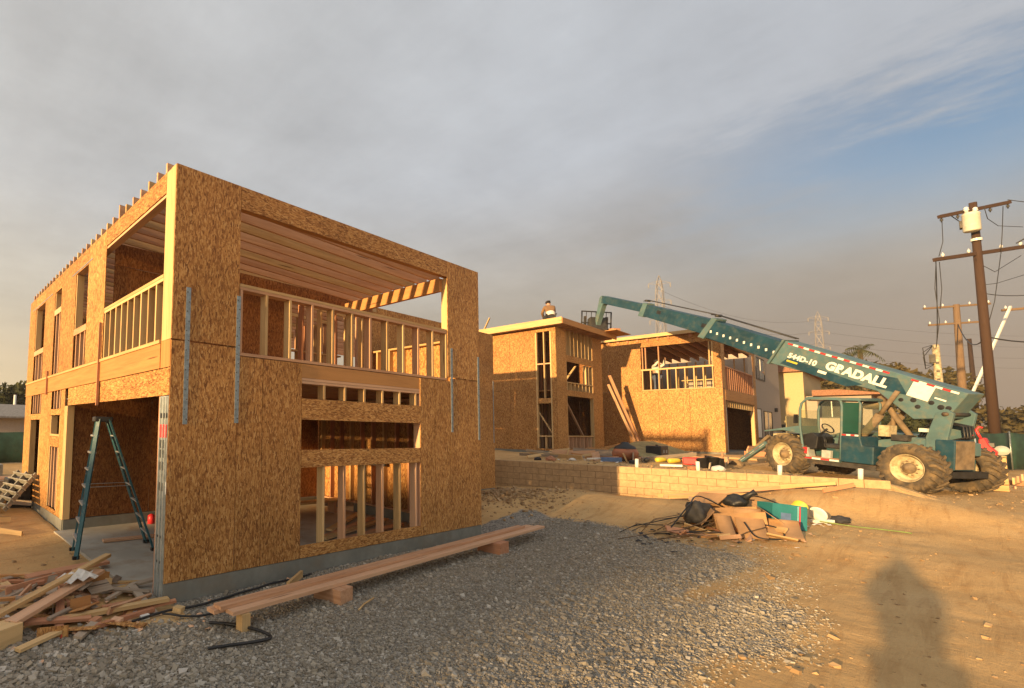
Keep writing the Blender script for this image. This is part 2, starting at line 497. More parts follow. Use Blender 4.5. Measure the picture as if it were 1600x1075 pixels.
def set_grain(me):
    """'grain' vector per vertex: stretched along the longest side of the mesh."""
    n = len(me.vertices)
    co = np.empty(n * 3, dtype=np.float32)
    me.vertices.foreach_get('co', co)
    co = co.reshape(-1, 3)
    ext = co.max(0) - co.min(0)
    sc = np.array([16.0, 16.0, 16.0], dtype=np.float32)
    sc[int(np.argmax(ext))] = 0.9
    off = rng.random(3).astype(np.float32) * 40
    a = me.attributes.new('grain', 'FLOAT_VECTOR', 'POINT')
    a.data.foreach_set('vector', (co * sc + off).ravel())

def mesh_obj(name, verts, faces, mat, parent=None, smooth=False, grain=False, loc=None):
    me = bpy.data.meshes.new(name)
    me.from_pydata([tuple(v) for v in verts], [], [tuple(f) for f in faces])
    me.materials.append(MATS[mat])
    me.update()
    if grain:
        set_grain(me)
    if smooth:
        me.polygons.foreach_set('use_smooth', [True] * len(me.polygons))
    return link(name, me, parent, loc)

def link(name, me, parent=None, loc=None, rot=None):
    o = bpy.data.objects.new(name, me)
    col.objects.link(o)
    if parent is not None:
        o.parent = parent
    if loc is not None:
        o.location = loc
    if rot is not None:
        if isinstance(rot, Quaternion):
            o.rotation_mode = 'QUATERNION'; o.rotation_quaternion = rot
        else:
            o.rotation_euler = rot
    return o

WOODS = {'pine', 'fir', 'fir_red', 'laminated', 'weathered_wood', 'pole_wood', 'pole_wood_pale'}
BOXC = {}
def box_mesh(dx, dy, dz, mat, bev=0.0):
    key = (round(dx, 3), round(dy, 3), round(dz, 3), mat, bev, random.randrange(3) if mat in WOODS else 0)
    if key in BOXC:
        return BOXC[key]
    bm = bmesh.new()
    bmesh.ops.create_cube(bm, size=1.0)
    bmesh.ops.scale(bm, vec=(dx, dy, dz), verts=bm.verts)
    if bev > 0:
        bmesh.ops.bevel(bm, geom=list(bm.edges), offset=bev, segments=2, affect='EDGES', profile=0.5)
    me = bpy.data.meshes.new('box')
    bm.to_mesh(me); bm.free()
    me.materials.append(MATS[mat])
    if mat in WOODS:
        set_grain(me)
    BOXC[key] = me
    return me

def fbox(name, xs, ys, zs, mat, parent=None, bev=0.0):
    """axis-aligned box from ranges in the parent's coordinates"""
    me = box_mesh(abs(xs[1] - xs[0]), abs(ys[1] - ys[0]), abs(zs[1] - zs[0]), mat, bev)
    return link(name, me, parent, ((xs[0] + xs[1]) / 2, (ys[0] + ys[1]) / 2, (zs[0] + zs[1]) / 2))

def bar(name, a, b, w, d, mat, parent=None, roll=0.0, bev=0.0):
    """rectangular bar from a to b (w across, d deep)"""
    a = Vector(a); b = Vector(b)
    v = b - a
    me = box_mesh(w, d, v.length, mat, bev)
    q = v.to_track_quat('Z', 'Y') @ Quaternion((0, 0, 1), roll)
    return link(name, me, parent, (a + b) / 2, q)

def tube_data(pts, r, seg=8, cap=True):
    pts = [Vector(p) for p in pts]
    rs = r if isinstance(r, (list, tuple)) else [r] * len(pts)
    V, F = [], []
    n0 = None
    for i, p in enumerate(pts):
        t = (pts[min(i + 1, len(pts) - 1)] - pts[max(i - 1, 0)]).normalized()
        if n0 is None:
            n0 = t.orthogonal().normalized()
        else:
            n0 = (n0 - t * n0.dot(t))
            n0 = n0.normalized() if n0.length > 1e-6 else t.orthogonal().normalized()
        bb = t.cross(n0)
        for k in range(seg):
            a = 2 * math.pi * k / seg
            V.append(p + (n0 * math.cos(a) + bb * math.sin(a)) * rs[i])
    for i in range(len(pts) - 1):
        for k in range(seg):
            F.append((i * seg + k, i * seg + (k + 1) % seg, (i + 1) * seg + (k + 1) % seg, (i + 1) * seg + k))
    if cap:
        F.append(tuple(range(seg))[::-1]); F.append(tuple(range((len(pts) - 1) * seg, len(pts) * seg)))
    return V, F

def tube(name, pts, r, mat, parent=None, seg=8, smooth=True):
    V, F = tube_data(pts, r, seg)
    return mesh_obj(name, V, F, mat, parent, smooth, grain=(mat in WOODS))

def lathe(name, prof, mat, parent=None, seg=32, axis='Z', smooth=True, loc=None):
    """prof: list of (r, h); closed ring profile turned about the axis"""
    V, F = [], []
    n = len(prof)
    for k in range(seg):
        a = 2 * math.pi * k / seg
        c, s = math.cos(a), math.sin(a)
        for r, h in prof:
            V.append({'Z': (r * c, r * s, h), 'Y': (r * c, h, r * s), 'X': (h, r * c, r * s)}[axis])
    for k in range(seg):
        k2 = (k + 1) % seg
        for i in range(n - 1):
            F.append((k * n + i, k2 * n + i, k2 * n + i + 1, k * n + i + 1))
    o = mesh_obj(name, V, F, mat, parent, smooth, loc=loc)
    return o

def prism(name, poly, lo, hi, mat, parent=None, axis='Y', grain=False, bev=0.0):
    """2-D polygon extruded along an axis. axis Y: poly in (x,z); X: (y,z); Z: (x,y)"""
    def P(p, h):
        return {'Y': (p[0], h, p[1]), 'X': (h, p[0], p[1]), 'Z': (p[0], p[1], h)}[axis]
    n = len(poly)
    bm = bmesh.new()
    a = [bm.verts.new(P(p, lo)) for p in poly]
    b = [bm.verts.new(P(p, hi)) for p in poly]
    bm.faces.new(a); bm.faces.new(b[::-1])
    for i in range(n):
        bm.faces.new((a[i], b[i], b[(i + 1) % n], a[(i + 1) % n]))
    bmesh.ops.recalc_face_normals(bm, faces=bm.faces)
    if bev:
        bmesh.ops.bevel(bm, geom=list(bm.edges), offset=bev, segments=1, affect='EDGES')
    me = bpy.data.meshes.new(name)
    bm.to_mesh(me); bm.free()
    me.materials.append(MATS[mat])
    if grain or mat in WOODS:
        set_grain(me)
    return link(name, me, parent)

def joined(name, parts, mat, parent=None, smooth=False):
    V, F = [], []
    for v, f in parts:
        o = len(V)
        V += list(v); F += [tuple(i + o for i in q) for q in f]
    return mesh_obj(name, V, F, mat, parent, smooth, grain=(mat in WOODS))

def box_data(xs, ys, zs):
    V = [(x, y, z) for x in xs for y in ys for z in zs]
    F = [(0, 1, 3, 2), (4, 6, 7, 5), (0, 4, 5, 1), (2, 3, 7, 6), (0, 2, 6, 4), (1, 5, 7, 3)]
    return V, F

def skin_mesh(name, verts, edges, radii, mat, parent=None, sub=2):
    me = bpy.data.meshes.new(name)
    me.from_pydata(verts, edges, [])
    o = bpy.data.objects.new(name, me)
    col.objects.link(o)
    o.modifiers.new('skin', 'SKIN').use_smooth_shade = True
    for i, r in enumerate(radii):
        sv = me.skin_vertices[0].data[i]
        sv.radius = (r, r) if not isinstance(r, tuple) else r
    me.skin_vertices[0].data[0].use_root = True
    s = o.modifiers.new('sub', 'SUBSURF'); s.levels = sub; s.render_levels = sub
    dg = bpy.context.evaluated_depsgraph_get()
    m2 = bpy.data.meshes.new_from_object(o.evaluated_get(dg))
    bpy.data.objects.remove(o); bpy.data.meshes.remove(me)
    m2.materials.clear(); m2.materials.append(MATS[mat])
    return link(name, m2, parent)

def text_mesh(body, size, depth, mat, name='lettering', bold=0.0, shear=0.0, spacing=1.0):
    cu = bpy.data.curves.new(name, 'FONT')
    cu.body = body; cu.size = size; cu.extrude = depth; cu.offset = bold; cu.shear = shear; cu.space_character = spacing
    o = bpy.data.objects.new(name, cu)
    col.objects.link(o)
    dg = bpy.context.evaluated_depsgraph_get()
    me = bpy.data.meshes.new_from_object(o.evaluated_get(dg))
    bpy.data.objects.remove(o)
    me.materials.clear(); me.materials.append(MATS[mat])
    return me

def smoothstep(a, b, x):
    t = np.clip((x - a) / (b - a), 0, 1)
    return t * t * (3 - 2 * t)
# ------------------------------------------------------------------ terrain
def _hash(ix, iy, seed):
    h = (ix.astype(np.int64) * 374761393 + iy.astype(np.int64) * 668265263 + seed * 1442695041) & 0x7fffffff
    h = ((h ^ (h >> 13)) * 1274126177) & 0x7fffffff
    return ((h ^ (h >> 16)) & 0xffff) / 65535.0

def vnoise(x, y, scale, seed=1):
    x = np.asarray(x, float) * scale; y = np.asarray(y, float) * scale
    ix, iy = np.floor(x), np.floor(y)
    fx, fy = x - ix, y - iy
    fx = fx * fx * (3 - 2 * fx); fy = fy * fy * (3 - 2 * fy)
    a = _hash(ix, iy, seed); b = _hash(ix + 1, iy, seed); c = _hash(ix, iy + 1, seed); d = _hash(ix + 1, iy + 1, seed)
    return (a * (1 - fx) + b * fx) * (1 - fy) + (c * (1 - fx) + d * fx) * fy - 0.5

FRONT = np.array([(0, -1, -.23), (0, -6, -.22), (-3, -6, -.22), (-8, -3, -.25), (-3, 3, -.26), (-2, 9, -.22), (-1, 15, 0), (-20, 0, -.3), (7, -.5, -.25),
    (4, -3, -.21), (4, -6, -.18), (8, -4, -.17), (9, -1, -.17), (10, 2, -.08), (13, 2.6, -.04), (14.3, 1, .08), (15, 0, .02), (15.1, -.9, -.05), (15.2, -1.8, .0),
    (15.3, -2.6, .35), (15.5, -3.3, .58), (15.8, -4.6, .70), (12.5, -3.6, .06), (13, -4.5, .08), (12, -6, .0), (16.5, -5.2, .46), (17, -6.5, .3), (20.4, -5, .33),
    (21.8, -2.3, .57), (22.5, -6, .33), (24, -3.4, .57), (30, -7, .40), (40, -9, .5), (16, -10, .05), (28, -12, .2), (60, -12, .6), (6, -14, -.2), (-10, -14, -.3), (12, 6, -.1), (8, 14, .2), (20, 20, .8)])
PAD = np.array([(14.6, 4, .86), (15, 0, .86), (15.6, -2, .85), (16.1, -4.4, .82), (18, 4, .98), (19.8, 4, 1.0), (19.8, 8, 1.02), (18, 1, .92), (20, 1, .95), (24, 2, 1.0), (27, 0, 1.02),
    (27.5, 4, 1.05), (18.5, -2, .80), (21.8, -2.3, .57), (20.4, -5, .33), (24.2, -3.3, .57), (23, -1, .78), (25, -2, .80), (30, -.5, .95), (34, -1, .95), (40, -2, .9), (32, -6, .5), (22.5, -6, .33), (45, -9, .5), (50, 5, 1), (30, 15, 1.1), (18, 15, 1.0)])
WA, WB = np.array([14.4, 3.9]), np.array([16.0, -4.58])
def idw(P, x, y):
    x = np.asarray(x, float); y = np.asarray(y, float)
    num = np.zeros_like(x); den = np.zeros_like(x)
    for px, py, pz in P:
        w = 1.0 / ((x - px) ** 2 + (y - py) ** 2 + 0.25) ** 1.7
        num += w * pz; den += w
    return num / den

HOUSE_RECTS = [(0.05, 6.8, 0.05, 9.2), (6.7, 13.3, 3.45, 9.2)]
def ground_z(x, y, rough=True):
    x = np.asarray(x, float); y = np.asarray(y, float)
    zf = idw(FRONT, x, y)
    for cx, cy, h, r in ((12.3, .7, .20, 1.3), (11.0, 1.7, .28, 1.0), (9.6, 1.3, .10, .8), (13.3, -1.2, .12, 1.1), (-1.6, 8.0, .12, 1.4)):
        zf = zf + h * np.exp(-((x - cx) ** 2 + (y - cy) ** 2) / (r * r))
    zp = idw(PAD, x, y)
    t = (y - WA[1]) / (WB[1] - WA[1])
    wx = WA[0] + (WB[0] - WA[0]) * t + 0.10
    side = smoothstep(0.0, 0.12, x - wx) * smoothstep(-5.8, -4.5, y)
    z = zf * (1 - side) + zp * side
    if rough:
        far = np.hypot(x - 4, y + 3)
        fade = np.clip(1.4 - far / 60, 0.0, 1)
        z = z + fade * (0.035 * vnoise(x, y, .7, 3) + 0.022 * vnoise(x, y, 2.1, 4) + 0.014 * vnoise(x, y, 5.5, 5))
    # rising hills on the far side of the road
    d = np.hypot(x, y)
    z = z + 4 * smoothstep(260, 620, d) * (0.55 + 0.9 * (vnoise(x, y, .006, 9) + .5)) * smoothstep(-.2, .4, (x - 0.2 * y) / np.maximum(d, 1))
    for x0, x1, y0, y1 in HOUSE_RECTS:
        ins = (x > x0) & (x < x1) & (y > y0) & (y < y1)
        z = np.where(ins, -0.42, z)
    return z
def gz(x, y):
    return float(ground_z(np.array([x]), np.array([y]))[0])

def gravel_mask(x, y):
    lo = -4.15 + 0.9 * vnoise(x, y, .9, 21) + 0.25 * smoothstep(3, 8, x)
    m = smoothstep(-.75, .55, y - lo) * smoothstep(10.3, 8.6, x + 0.9 * vnoise(x, y, .8, 22) - .25 * (y + 2))
    top = np.where(x < 0.1, -.55 + .35 * vnoise(x, y, 1.1, 23) - .28 * np.minimum(x, 0), 0.6)
    m = m * smoothstep(.25, -.2, y - top)
    track = np.exp(-((y + 3.55 + .12 * (x - 5)) / .28) ** 2) * smoothstep(4.2, 6, x)
    return np.clip(m * (1 - .85 * track) * (1.08 + .55 * vnoise(x, y, .6, 24) + .3 * vnoise(x, y, 1.9, 25)), 0, 1)

def build_ground():
    def lines(a, b, step, lo, hi, g=1.22):
        v = list(np.arange(a, b + 1e-6, step))
        s = step; p = v[-1]
        while p < hi:
            s *= g; p += s; v.append(p)
        s = step; p = v[0]; left = []
        while p > lo:
            s *= g; p -= s; left.append(p)
        return np.array(left[::-1] + v)
    X = lines(-3.0, 18.0, .11, -900, 1400, 1.13)
    Y = lines(-8.0, 4.5, .11, -900, 1100, 1.14)
    gx, gy = np.meshgrid(X, Y)
    z = ground_z(gx.ravel(), gy.ravel())
    V = np.stack([gx.ravel(), gy.ravel(), z], -1)
    nx, ny = len(X), len(Y)
    i = np.arange(nx * ny).reshape(ny, nx)
    F = np.stack([i[:-1, :-1], i[:-1, 1:], i[1:, 1:], i[1:, :-1]], -1).reshape(-1, 4)
    me = bpy.data.meshes.new('ground')
    me.vertices.add(len(V)); me.vertices.foreach_set('co', V.astype(np.float32).ravel())
    me.loops.add(F.size); me.loops.foreach_set('vertex_index', F.astype(np.int32).ravel())
    me.polygons.add(len(F)); me.polygons.foreach_set('loop_start', np.arange(0, F.size, 4, dtype=np.int32))
    me.polygons.foreach_set('use_smooth', np.ones(len(F), dtype=bool))
    me.update(calc_edges=True)
    a = me.attributes.new('gravel', 'FLOAT', 'POINT')
    a.data.foreach_set('value', gravel_mask(V[:, 0], V[:, 1]).astype(np.float32))
    me.materials.append(MATS['ground_dirt'])
    o = link('ground', me)
    o['kind'] = 'structure'
build_ground()

def stones(name, pts, sizes, mat, flat=.74):
    """many small angular stones as one mesh"""
    n = len(pts)
    cube = np.array([(x, y, z) for x in (-1, 1) for y in (-1, 1) for z in (-1, 1)], float) * .5
    q = np.array([(0, 1, 3, 2), (4, 6, 7, 5), (0, 4, 5, 1), (2, 3, 7, 6), (0, 2, 6, 4), (1, 5, 7, 3)])
    v = cube[None] * (1 + rng.uniform(-.42, .42, (n, 8, 3)))
    v = v * sizes[:, None, None] * rng.uniform(.55, 1.25, (n, 1, 3)) * np.array([1, 1, flat])
    ang = rng.uniform(0, 2 * np.pi, n); c, s = np.cos(ang), np.sin(ang)
    tl = rng.uniform(-.6, .6, n); ct, st = np.cos(tl), np.sin(tl)
    y2 = v[..., 1] * ct[:, None] - v[..., 2] * st[:, None]; z2 = v[..., 1] * st[:, None] + v[..., 2] * ct[:, None]
    v = np.stack([v[..., 0] * c[:, None] - y2 * s[:, None], v[..., 0] * s[:, None] + y2 * c[:, None], z2], -1) + pts[:, None, :]
    F = (q[None] + (np.arange(n) * 8)[:, None, None]).reshape(-1, 4)
    me = bpy.data.meshes.new(name)
    me.vertices.add(n * 8); me.vertices.foreach_set('co', v.astype(np.float32).ravel())
    me.loops.add(F.size); me.loops.foreach_set('vertex_index', F.astype(np.int32).ravel())
    me.polygons.add(len(F)); me.polygons.foreach_set('loop_start', np.arange(0, F.size, 4, dtype=np.int32))
    me.polygons.foreach_set('use_smooth', np.zeros(len(F), dtype=bool))
    me.update(calc_edges=True)
    me.materials.append(MATS[mat])
    o = link(name, me)
    return o

def scatter_gravel():
    N0 = 330000
    # denser towards the camera, where single stones can be told apart
    x = rng.uniform(-2.4, 10.2, N0); y = rng.uniform(-5.3, .1, N0)
    d = np.hypot(x - CAM.x, y - CAM.y)
    m = gravel_mask(x, y)
    p = m * np.clip(1.35 - d / 16, .25, 1)
    inside = (x > 0) & (y > -.03)
    keep = (rng.random(N0) < p) & ~inside & (d > 2.6)
    x, y, d = x[keep], y[keep], d[keep]
    big = smoothstep(1.2, -1.2, x + .2 * (y + 3)) 
    s = rng.lognormal(np.log(.0092), .55, len(x)) * (1 + 1.5 * big * rng.random(len(x)) ** 2)
    s = np.minimum(s, .055)
    z = ground_z(x, y) + s * .12
    o = stones('gravel', np.stack([x, y, z], -1), s, 'gravel_stone')
    tag(o, 'loose grey crushed gravel spread in front of the framed house', 'gravel', kind='stuff')
    # stray stones and clods on the bare dirt
    n = 9000
    x = rng.uniform(-4, 22, n); y = rng.uniform(-9, 3.2, n)
    m = gravel_mask(x, y)
    t = (y - WA[1]) / (WB[1] - WA[1]); wx = WA[0] + (WB[0] - WA[0]) * t
    ok = (m < .5) & ~((x > -.1) & (x < 7) & (y > -.1)) & (np.abs(x - wx) > .3)
    cl = vnoise(x, y, .5, 31) + .5
    ok &= rng.random(n) < cl ** 1.5 * 1.6
    x, y = x[ok], y[ok]
    s = rng.lognormal(np.log(.0125), .65, len(x))
    s = np.minimum(s, .075)
    o = stones('dirt_clods', np.stack([x, y, ground_z(x, y) + s * .15], -1), s, 'dirt_clod')
    tag(o, 'scattered stones and dirt clods on the bare ground', 'stones', kind='stuff')
    # broken clods on the shaded mound by the retaining wall
    n = 1500
    a = rng.uniform(0, 2 * np.pi, n); r = np.abs(rng.normal(0, .8, n))
    x = 10.9 + r * np.cos(a) * 1.3; y = 1.6 + r * np.sin(a)
    ok = (y < 3.3)
    x, y = x[ok], y[ok]
    s = np.minimum(rng.lognormal(np.log(.035), .5, len(x)), .13)
    o = stones('mound_clods', np.stack([x, y, ground_z(x, y) + s * .2], -1), s, 'dirt_clod')
    tag(o, 'broken dirt clods on the mound beside the block wall', 'dirt', kind='stuff')
scatter_gravel()
# ------------------------------------------------------------------ the near framed house
T = 0.012
def osb_x(parent, plane, y0, y1, z0, z1, mat='osb_upright', side=1, gap=.0045):
    """sheathing sheet in a plane x = plane (side 1: thickness goes towards +x)"""
    return fbox('osb_panel', (plane, plane + T * side) if side > 0 else (plane - T, plane), (y0 + gap, y1 - gap), (z0 + gap, z1 - gap), mat, parent)
def osb_y(parent, plane, x0, x1, z0, z1, mat='osb_upright', gap=.0045):
    return fbox('osb_panel', (x0 + gap, x1 - gap), (plane, plane + T), (z0 + gap, z1 - gap), mat, parent)
SW, SD = .04, .135
def stud_y(parent, x, y0, z0, z1, mat='pine', w=SW, d=SD, name='stud'):   # in a wall running along X
    return fbox(name, (x - w / 2, x + w / 2), (y0, y0 + d), (z0, z1), mat, parent)
def stud_x(parent, y, x0, z0, z1, mat='pine', w=SW, d=SD, name='stud'):   # in a wall running along Y
    return fbox(name, (x0, x0 + d), (y - w / 2, y + w / 2), (z0, z1), mat, parent)

_n = lathe('nail_head', [(.0, -.0085), (.008, -.0065), (.009, -.002)], 'dark_steel', None, 6, 'Y')
NAIL = _n.data
bpy.data.objects.remove(_n)

def near_house():
    H = empty('framed_house', (0, 0, 0), 'large two-storey framed house in OSB with open corner balcony, nearest the camera', 'house')
    # ---- foundation and slab
    fbox('foundation', (.004, 6.84), (.006, .2), (-.6, -.004), 'concrete', H)
    fbox('foundation', (.004, .2), (4.84, 9.2), (-.6, -.004), 'concrete', H)
    fbox('foundation', (6.66, 6.842), (.204, 3.36), (-.6, -.004), 'concrete', H)
    fbox('foundation', (6.846, 13.39), (3.376, 3.56), (-.6, -.004), 'concrete', H)
    fbox('foundation', (13.2, 13.388), (3.565, 9.2), (-.6, -.004), 'concrete', H)
    fbox('garage_slab', (-.14, 6.65), (.21, 4.80), (-.5, -.2), 'slab', H)
    fbox('floor_slab', (.21, 13.1), (5.1, 9.15), (-.5, -.02), 'slab', H)
    # ---- front wall (plane y = 0)
    for x0, x1, z0, z1, m in (
            (0, .975, 2.952, 5.2, 'osb_upright'), (.975, 5.75, 4.875, 5.2, 'osb_level'), (5.75, 6.85, 2.905, 5.2, 'osb_upright'),
            (0, .975, 0, 2.94, 'osb_upright'), (.975, 1.39, 0, 2.835, 'osb_upright'), (1.39, 2.10, 0, 2.835, 'osb_upright'),
            (2.10, 4.89, 2.0, 2.32, 'osb_level'), (2.10, 4.89, 1.30, 1.565, 'osb_level'), (2.10, 4.89, 0, .19, 'osb_level'),
            (4.89, 5.33, 0, 2.835, 'osb_upright'), (5.33, 5.80, 0, 2.835, 'osb_upright'), (5.80, 6.85, 0, 2.893, 'osb_upright')):
        osb_y(H, 0, x0, x1, z0, z1, m)
    y0 = T + .002
    fbox('rim_board', (2.10, 4.89), (y0, y0 + .05), (2.625, 2.832), 'laminated', H)
    fbox('top_plate', (2.06, 4.93), (y0 - .004, y0 + SD), (2.582, 2.621), 'fir', H)
    fbox('top_plate', (2.06, 4.93), (y0, y0 + SD), (2.54, 2.579), 'fir', H)
    for k in range(6):
        x = 2.56 + .445 * k
        stud_y(H, x, y0, 2.32, 2.538, 'pine', name='cripple_stud')
        stud_y(H, x, y0 + .001, .09, 1.298, 'fir' if k % 2 else 'pine')
        # cripple behind the upper strip
    fbox('header', (2.04, 4.95), (y0 + .002, y0 + .1), (2.004, 2.316), 'laminated', H)
    fbox('sill_plate', (2.10, 4.89), (y0, y0 + SD), (1.42, 1.46), 'pine', H)
    fbox('sill_plate', (2.10, 4.89), (y0, y0 + SD), (1.30, 1.34), 'pine', H)
    fbox('sole_plate', (.3, 6.7), (y0, y0 + SD), (.002, .042), 'fir', H)
    for x in (2.08, 4.91):
        stud_y(H, x, y0, .045, 2.536, 'fir')
    for x in (.3, .7, 1.2, 1.6, 5.2, 5.6, 6.0, 6.4, 6.72):
        stud_y(H, x, y0, .045, 2.83, 'pine')
    # balcony rail wall, front
    fbox('floor_plate', (.99, 5.74), (y0, y0 + SD), (2.845, 2.885), 'fir', H)
    fbox('rail_plate', (.99, 5.74), (y0 - .001, y0 + SD), (3.795, 3.835), 'pine', H)
    fbox('rail_plate', (.99, 5.74), (y0, y0 + SD - .002), (3.752, 3.792), 'fir', H)
    x = 1.02
    ks = 0
    while x < 5.74:
        stud_y(H, x, y0, 2.888, 3.75, 'pine' if ks % 3 else 'fir', name='rail_stud')
        x += .428; ks += 1
    # posts at both sides of the balcony opening
    for x in (.90, .945):
        stud_y(H, x, y0, 2.96, 4.87, 'pine', name='post')
    for x in (5.79, 5.835):
        stud_y(H, x, y0, 2.91, 4.87, 'pine', name='post')
    fbox('header_beam', (.2, 6.7), (y0 + .004, y0 + .1), (4.885, 5.19), 'laminated', H)
    fbox('corner_post', (6.70, 6.83), (y0, y0 + .14), (2.91, 4.88), 'pine', H)
    # steel straps
    for xc, z0, z1 in ((.215, 1.90, 3.63), (.965, 1.93, 3.65), (5.87, 1.85, 3.48), (6.80, 1.7, 3.4)):
        st = fbox('strap', (xc - .032, xc + .032), (-.006, -.0015), (z0, z1), 'strap_steel', H)
        for q in range(14):
            o = link('nail_head', NAIL, st, (((-1) ** q) * .014, 0, -(z1 - z0) / 2 + (q + .5) * (z1 - z0) / 14))
    # ---- left wall (plane x = 0)
    for y0_, y1_, z0, z1, m in ((.30, 2.72, 4.915, 5.2, 'osb_level'), (2.72, 3.75, 2.985, 5.2, 'osb_upright'), (3.75, 4.60, 4.872, 5.2, 'osb_level'),
            (4.60, 5.76, 2.985, 5.2, 'osb_upright'), (5.76, 6.35, 4.872, 5.2, 'osb_level'), (6.35, 7.37, 2.985, 5.2, 'osb_upright'),
            (7.37, 8.47, 4.872, 5.2, 'osb_level'), (8.47, 9.28, 2.985, 5.2, 'osb_upright'),
            (.015, 2.74, 2.25, 2.60, 'osb_level'), (2.80, 4.80, 2.25, 2.60, 'osb_level'),
            (6.22, 7.30, 0, 2.60, 'osb_upright'), (8.50, 9.28, 0, 2.93, 'osb_upright'), (5.02, 5.36, 0, 2.60, 'osb_upright'),
            (5.36, 6.22, 2.07, 2.21, 'osb_level'), (5.36, 6.22, 1.39, 1.62, 'osb_level'), (5.36, 6.22, 0, .10, 'osb_level'),
            (7.30, 8.50, 1.98, 2.13, 'osb_level'), (7.30, 8.50, 0, .55, 'osb_level')):
        osb_x(H, 0, y0_, y1_, z0, z1, m)
    x0 = T + .002
    fbox('corner_post', (0, .13), (.016, .15), (2.955, 5.195), 'pine', H)
    fbox('corner_post', (.002, .13), (.153, .298), (2.955, 5.19), 'pine', H)
    fbox('corner_board', (-.001, .011), (.016, .298), (2.605, 2.95), 'laminated', H)
    fbox('rim_board', (-.012, .03), (.30, 9.26), (2.605, 2.925), 'laminated', H)
    fbox('floor_plate', (-.03, SD), (.302, 9.26), (2.928, 2.972), 'pine', H)
    fbox('top_plate', (x0, SD), (.30, 9.2), (4.875, 4.912), 'fir', H)
    fbox('header_beam', (x0, .1), (.30, 9.2), (4.92, 5.18), 'fir_red', H)
    # balcony rail wall, left
    fbox('rail_plate', (-.003, SD), (.30, 2.70), (3.79, 3.832), 'pine', H)
    fbox('rail_plate', (0, SD), (.30, 2.70), (3.745, 3.787), 'pine', H)
    for k in range(9):
        stud_x(H, .52 + .265 * k, .0, 2.975, 3.743, 'pine', name='rail_stud', w=.036)
    # windows of the left wall: sill, studs below
    for ya, yb, zs in ((3.75, 4.60, 3.69), (5.76, 6.35, 4.40), (7.37, 8.47, 3.69)):
        fbox('window_sill', (-.002, SD), (ya, yb), (zs - .06, zs + .06), 'fir', H)
        n = 3 if yb - ya > .8 else 2
        for k in range(n):
            stud_x(H, ya + (k + .5) * (yb - ya) / n, x0, 2.975, zs - .062, 'fir', name='cripple_stud')
        for yy in (ya + .022, yb - .022):
            stud_x(H, yy, x0, zs + .062, 4.87, 'pine', name='trimmer_stud')
    for ya, yb, z0, z1, n in ((5.36, 6.22, 2.215, 2.60, 3), (5.36, 6.22, .11, 1.385, 3), (7.30, 8.50, 2.14, 2.60, 4)):
        for k in range(n):
            stud_x(H, ya + (k + .6) * (yb - ya) / (n + .3), x0, z0, z1, 'fir', name='cripple_stud')
    for yy in (5.385, 6.19, 7.33, 8.47):
        stud_x(H, yy, .003, .1, 2.06, 'pine', name='trimmer_stud')
    fbox('window_sill', (-.004, SD), (5.36, 6.22), (1.622, 1.665), 'pine', H)
    for k, yy in enumerate((4.82, 4.87, 4.92, 4.975)):
        stud_x(H, yy, -.004 * (k % 2), .002, 2.248, 'pine', name='jamb_stud', w=.045)
    fbox('drop_pipe', (-.055, -.014), (2.755, 2.79), (2.2, 3.6), 'fir_red', H)
    fbox('drop_pipe', (-.055, -.014), (6.60, 6.64), (2.55, 3.1), 'fir_red', H)
    fbox('fascia_strap', (-.006, -.001), (3.5, 4.9), (4.905, 4.925), 'strap_steel', H)
    fbox('fascia_strap', (-.006, -.001), (6.6, 8.9), (4.905, 4.925), 'strap_steel', H)
    # steel moment column at the garage corner
    c = fbox('steel_column', (.0, .12), (.02, .27), (-.18, 2.245), 'galvanised', H)
    for k, yy in enumerate((-.08, .0, .09)):
        fbox('column_flange', (-.075, -.061), (yy - .012, yy + .012), (-1.2, 1.2), 'galvanised', c)
    for z in (.50, .62, .35, .1, -.5, -.8):
        for yy in (-.045, .045):
            fbox('slot', (-.0655, -.0605), (yy - .018, yy + .018), (z - .05, z + .05) if z > 0 else (z - .014, z + .014), 'black_plastic', c)
    fbox('label', (-.069, -.0662), (-.11, .115), (.70, .86), 'red_label', c)
    fbox('band', (-.068, -.0658), (-.11, .115), (.94, 1.0), 'black_plastic', c)
    fbox('tag_plate', (-.004, -.001), (.005, .03), (1.05, 1.2), 'white_label', H)
    fbox('edge_board', (-.001, .011), (.272, .30), (-.18, 2.245), 'fir_red', H)
    # ---- garage inside
    for k in range(4):
        osb_y(H, 4.86, .15 + 1.65 * k, .15 + 1.65 * (k + 1), .002, 2.54, 'osb_shaded')
    fbox('curb', (.02, 6.64), (4.805, 5.05), (-.5, -.006), 'concrete', H)
    # right wall with studs on the garage side
    for k in range(4):
        osb_x(H, 6.838, .02 + 1.225 * k, .02 + 1.225 * (k + 1), .0, 2.90, 'osb_upright')
    for k in range(13):
        stud_x(H, .22 + .37 * k, 6.70, .045, 2.54, 'fir_red' if k % 3 else 'pine')
    fbox('sole_plate', (6.70, 6.835), (.2, 4.84), (.002, .042), 'fir', H)
    fbox('top_plate', (6.70, 6.835), (.2, 4.84), (2.545, 2.60), 'fir', H)
    fbox('junction_box', (6.66, 6.72), (2.35, 2.75), (1.0, 1.22), 'black_plastic', H)
    # upper floor deck and joists
    fbox('floor_deck', (.14, 6.83), (.15, 9.2), (2.80, 2.84), 'osb_level', H)
    for k in range(24):
        y = .36 + .38 * k
        fbox('floor_joist', (.14, 6.69), (y - .022, y + .022), (2.61, 2.797), 'fir', H)
    # ---- upper inner wall behind the balcony
    for xa, xb in ((.15, 1.37), (1.37, 2.6), (2.6, 3.85)):
        osb_y(H, 2.74, xa, xb, 2.86, 4.63, 'osb_shaded')
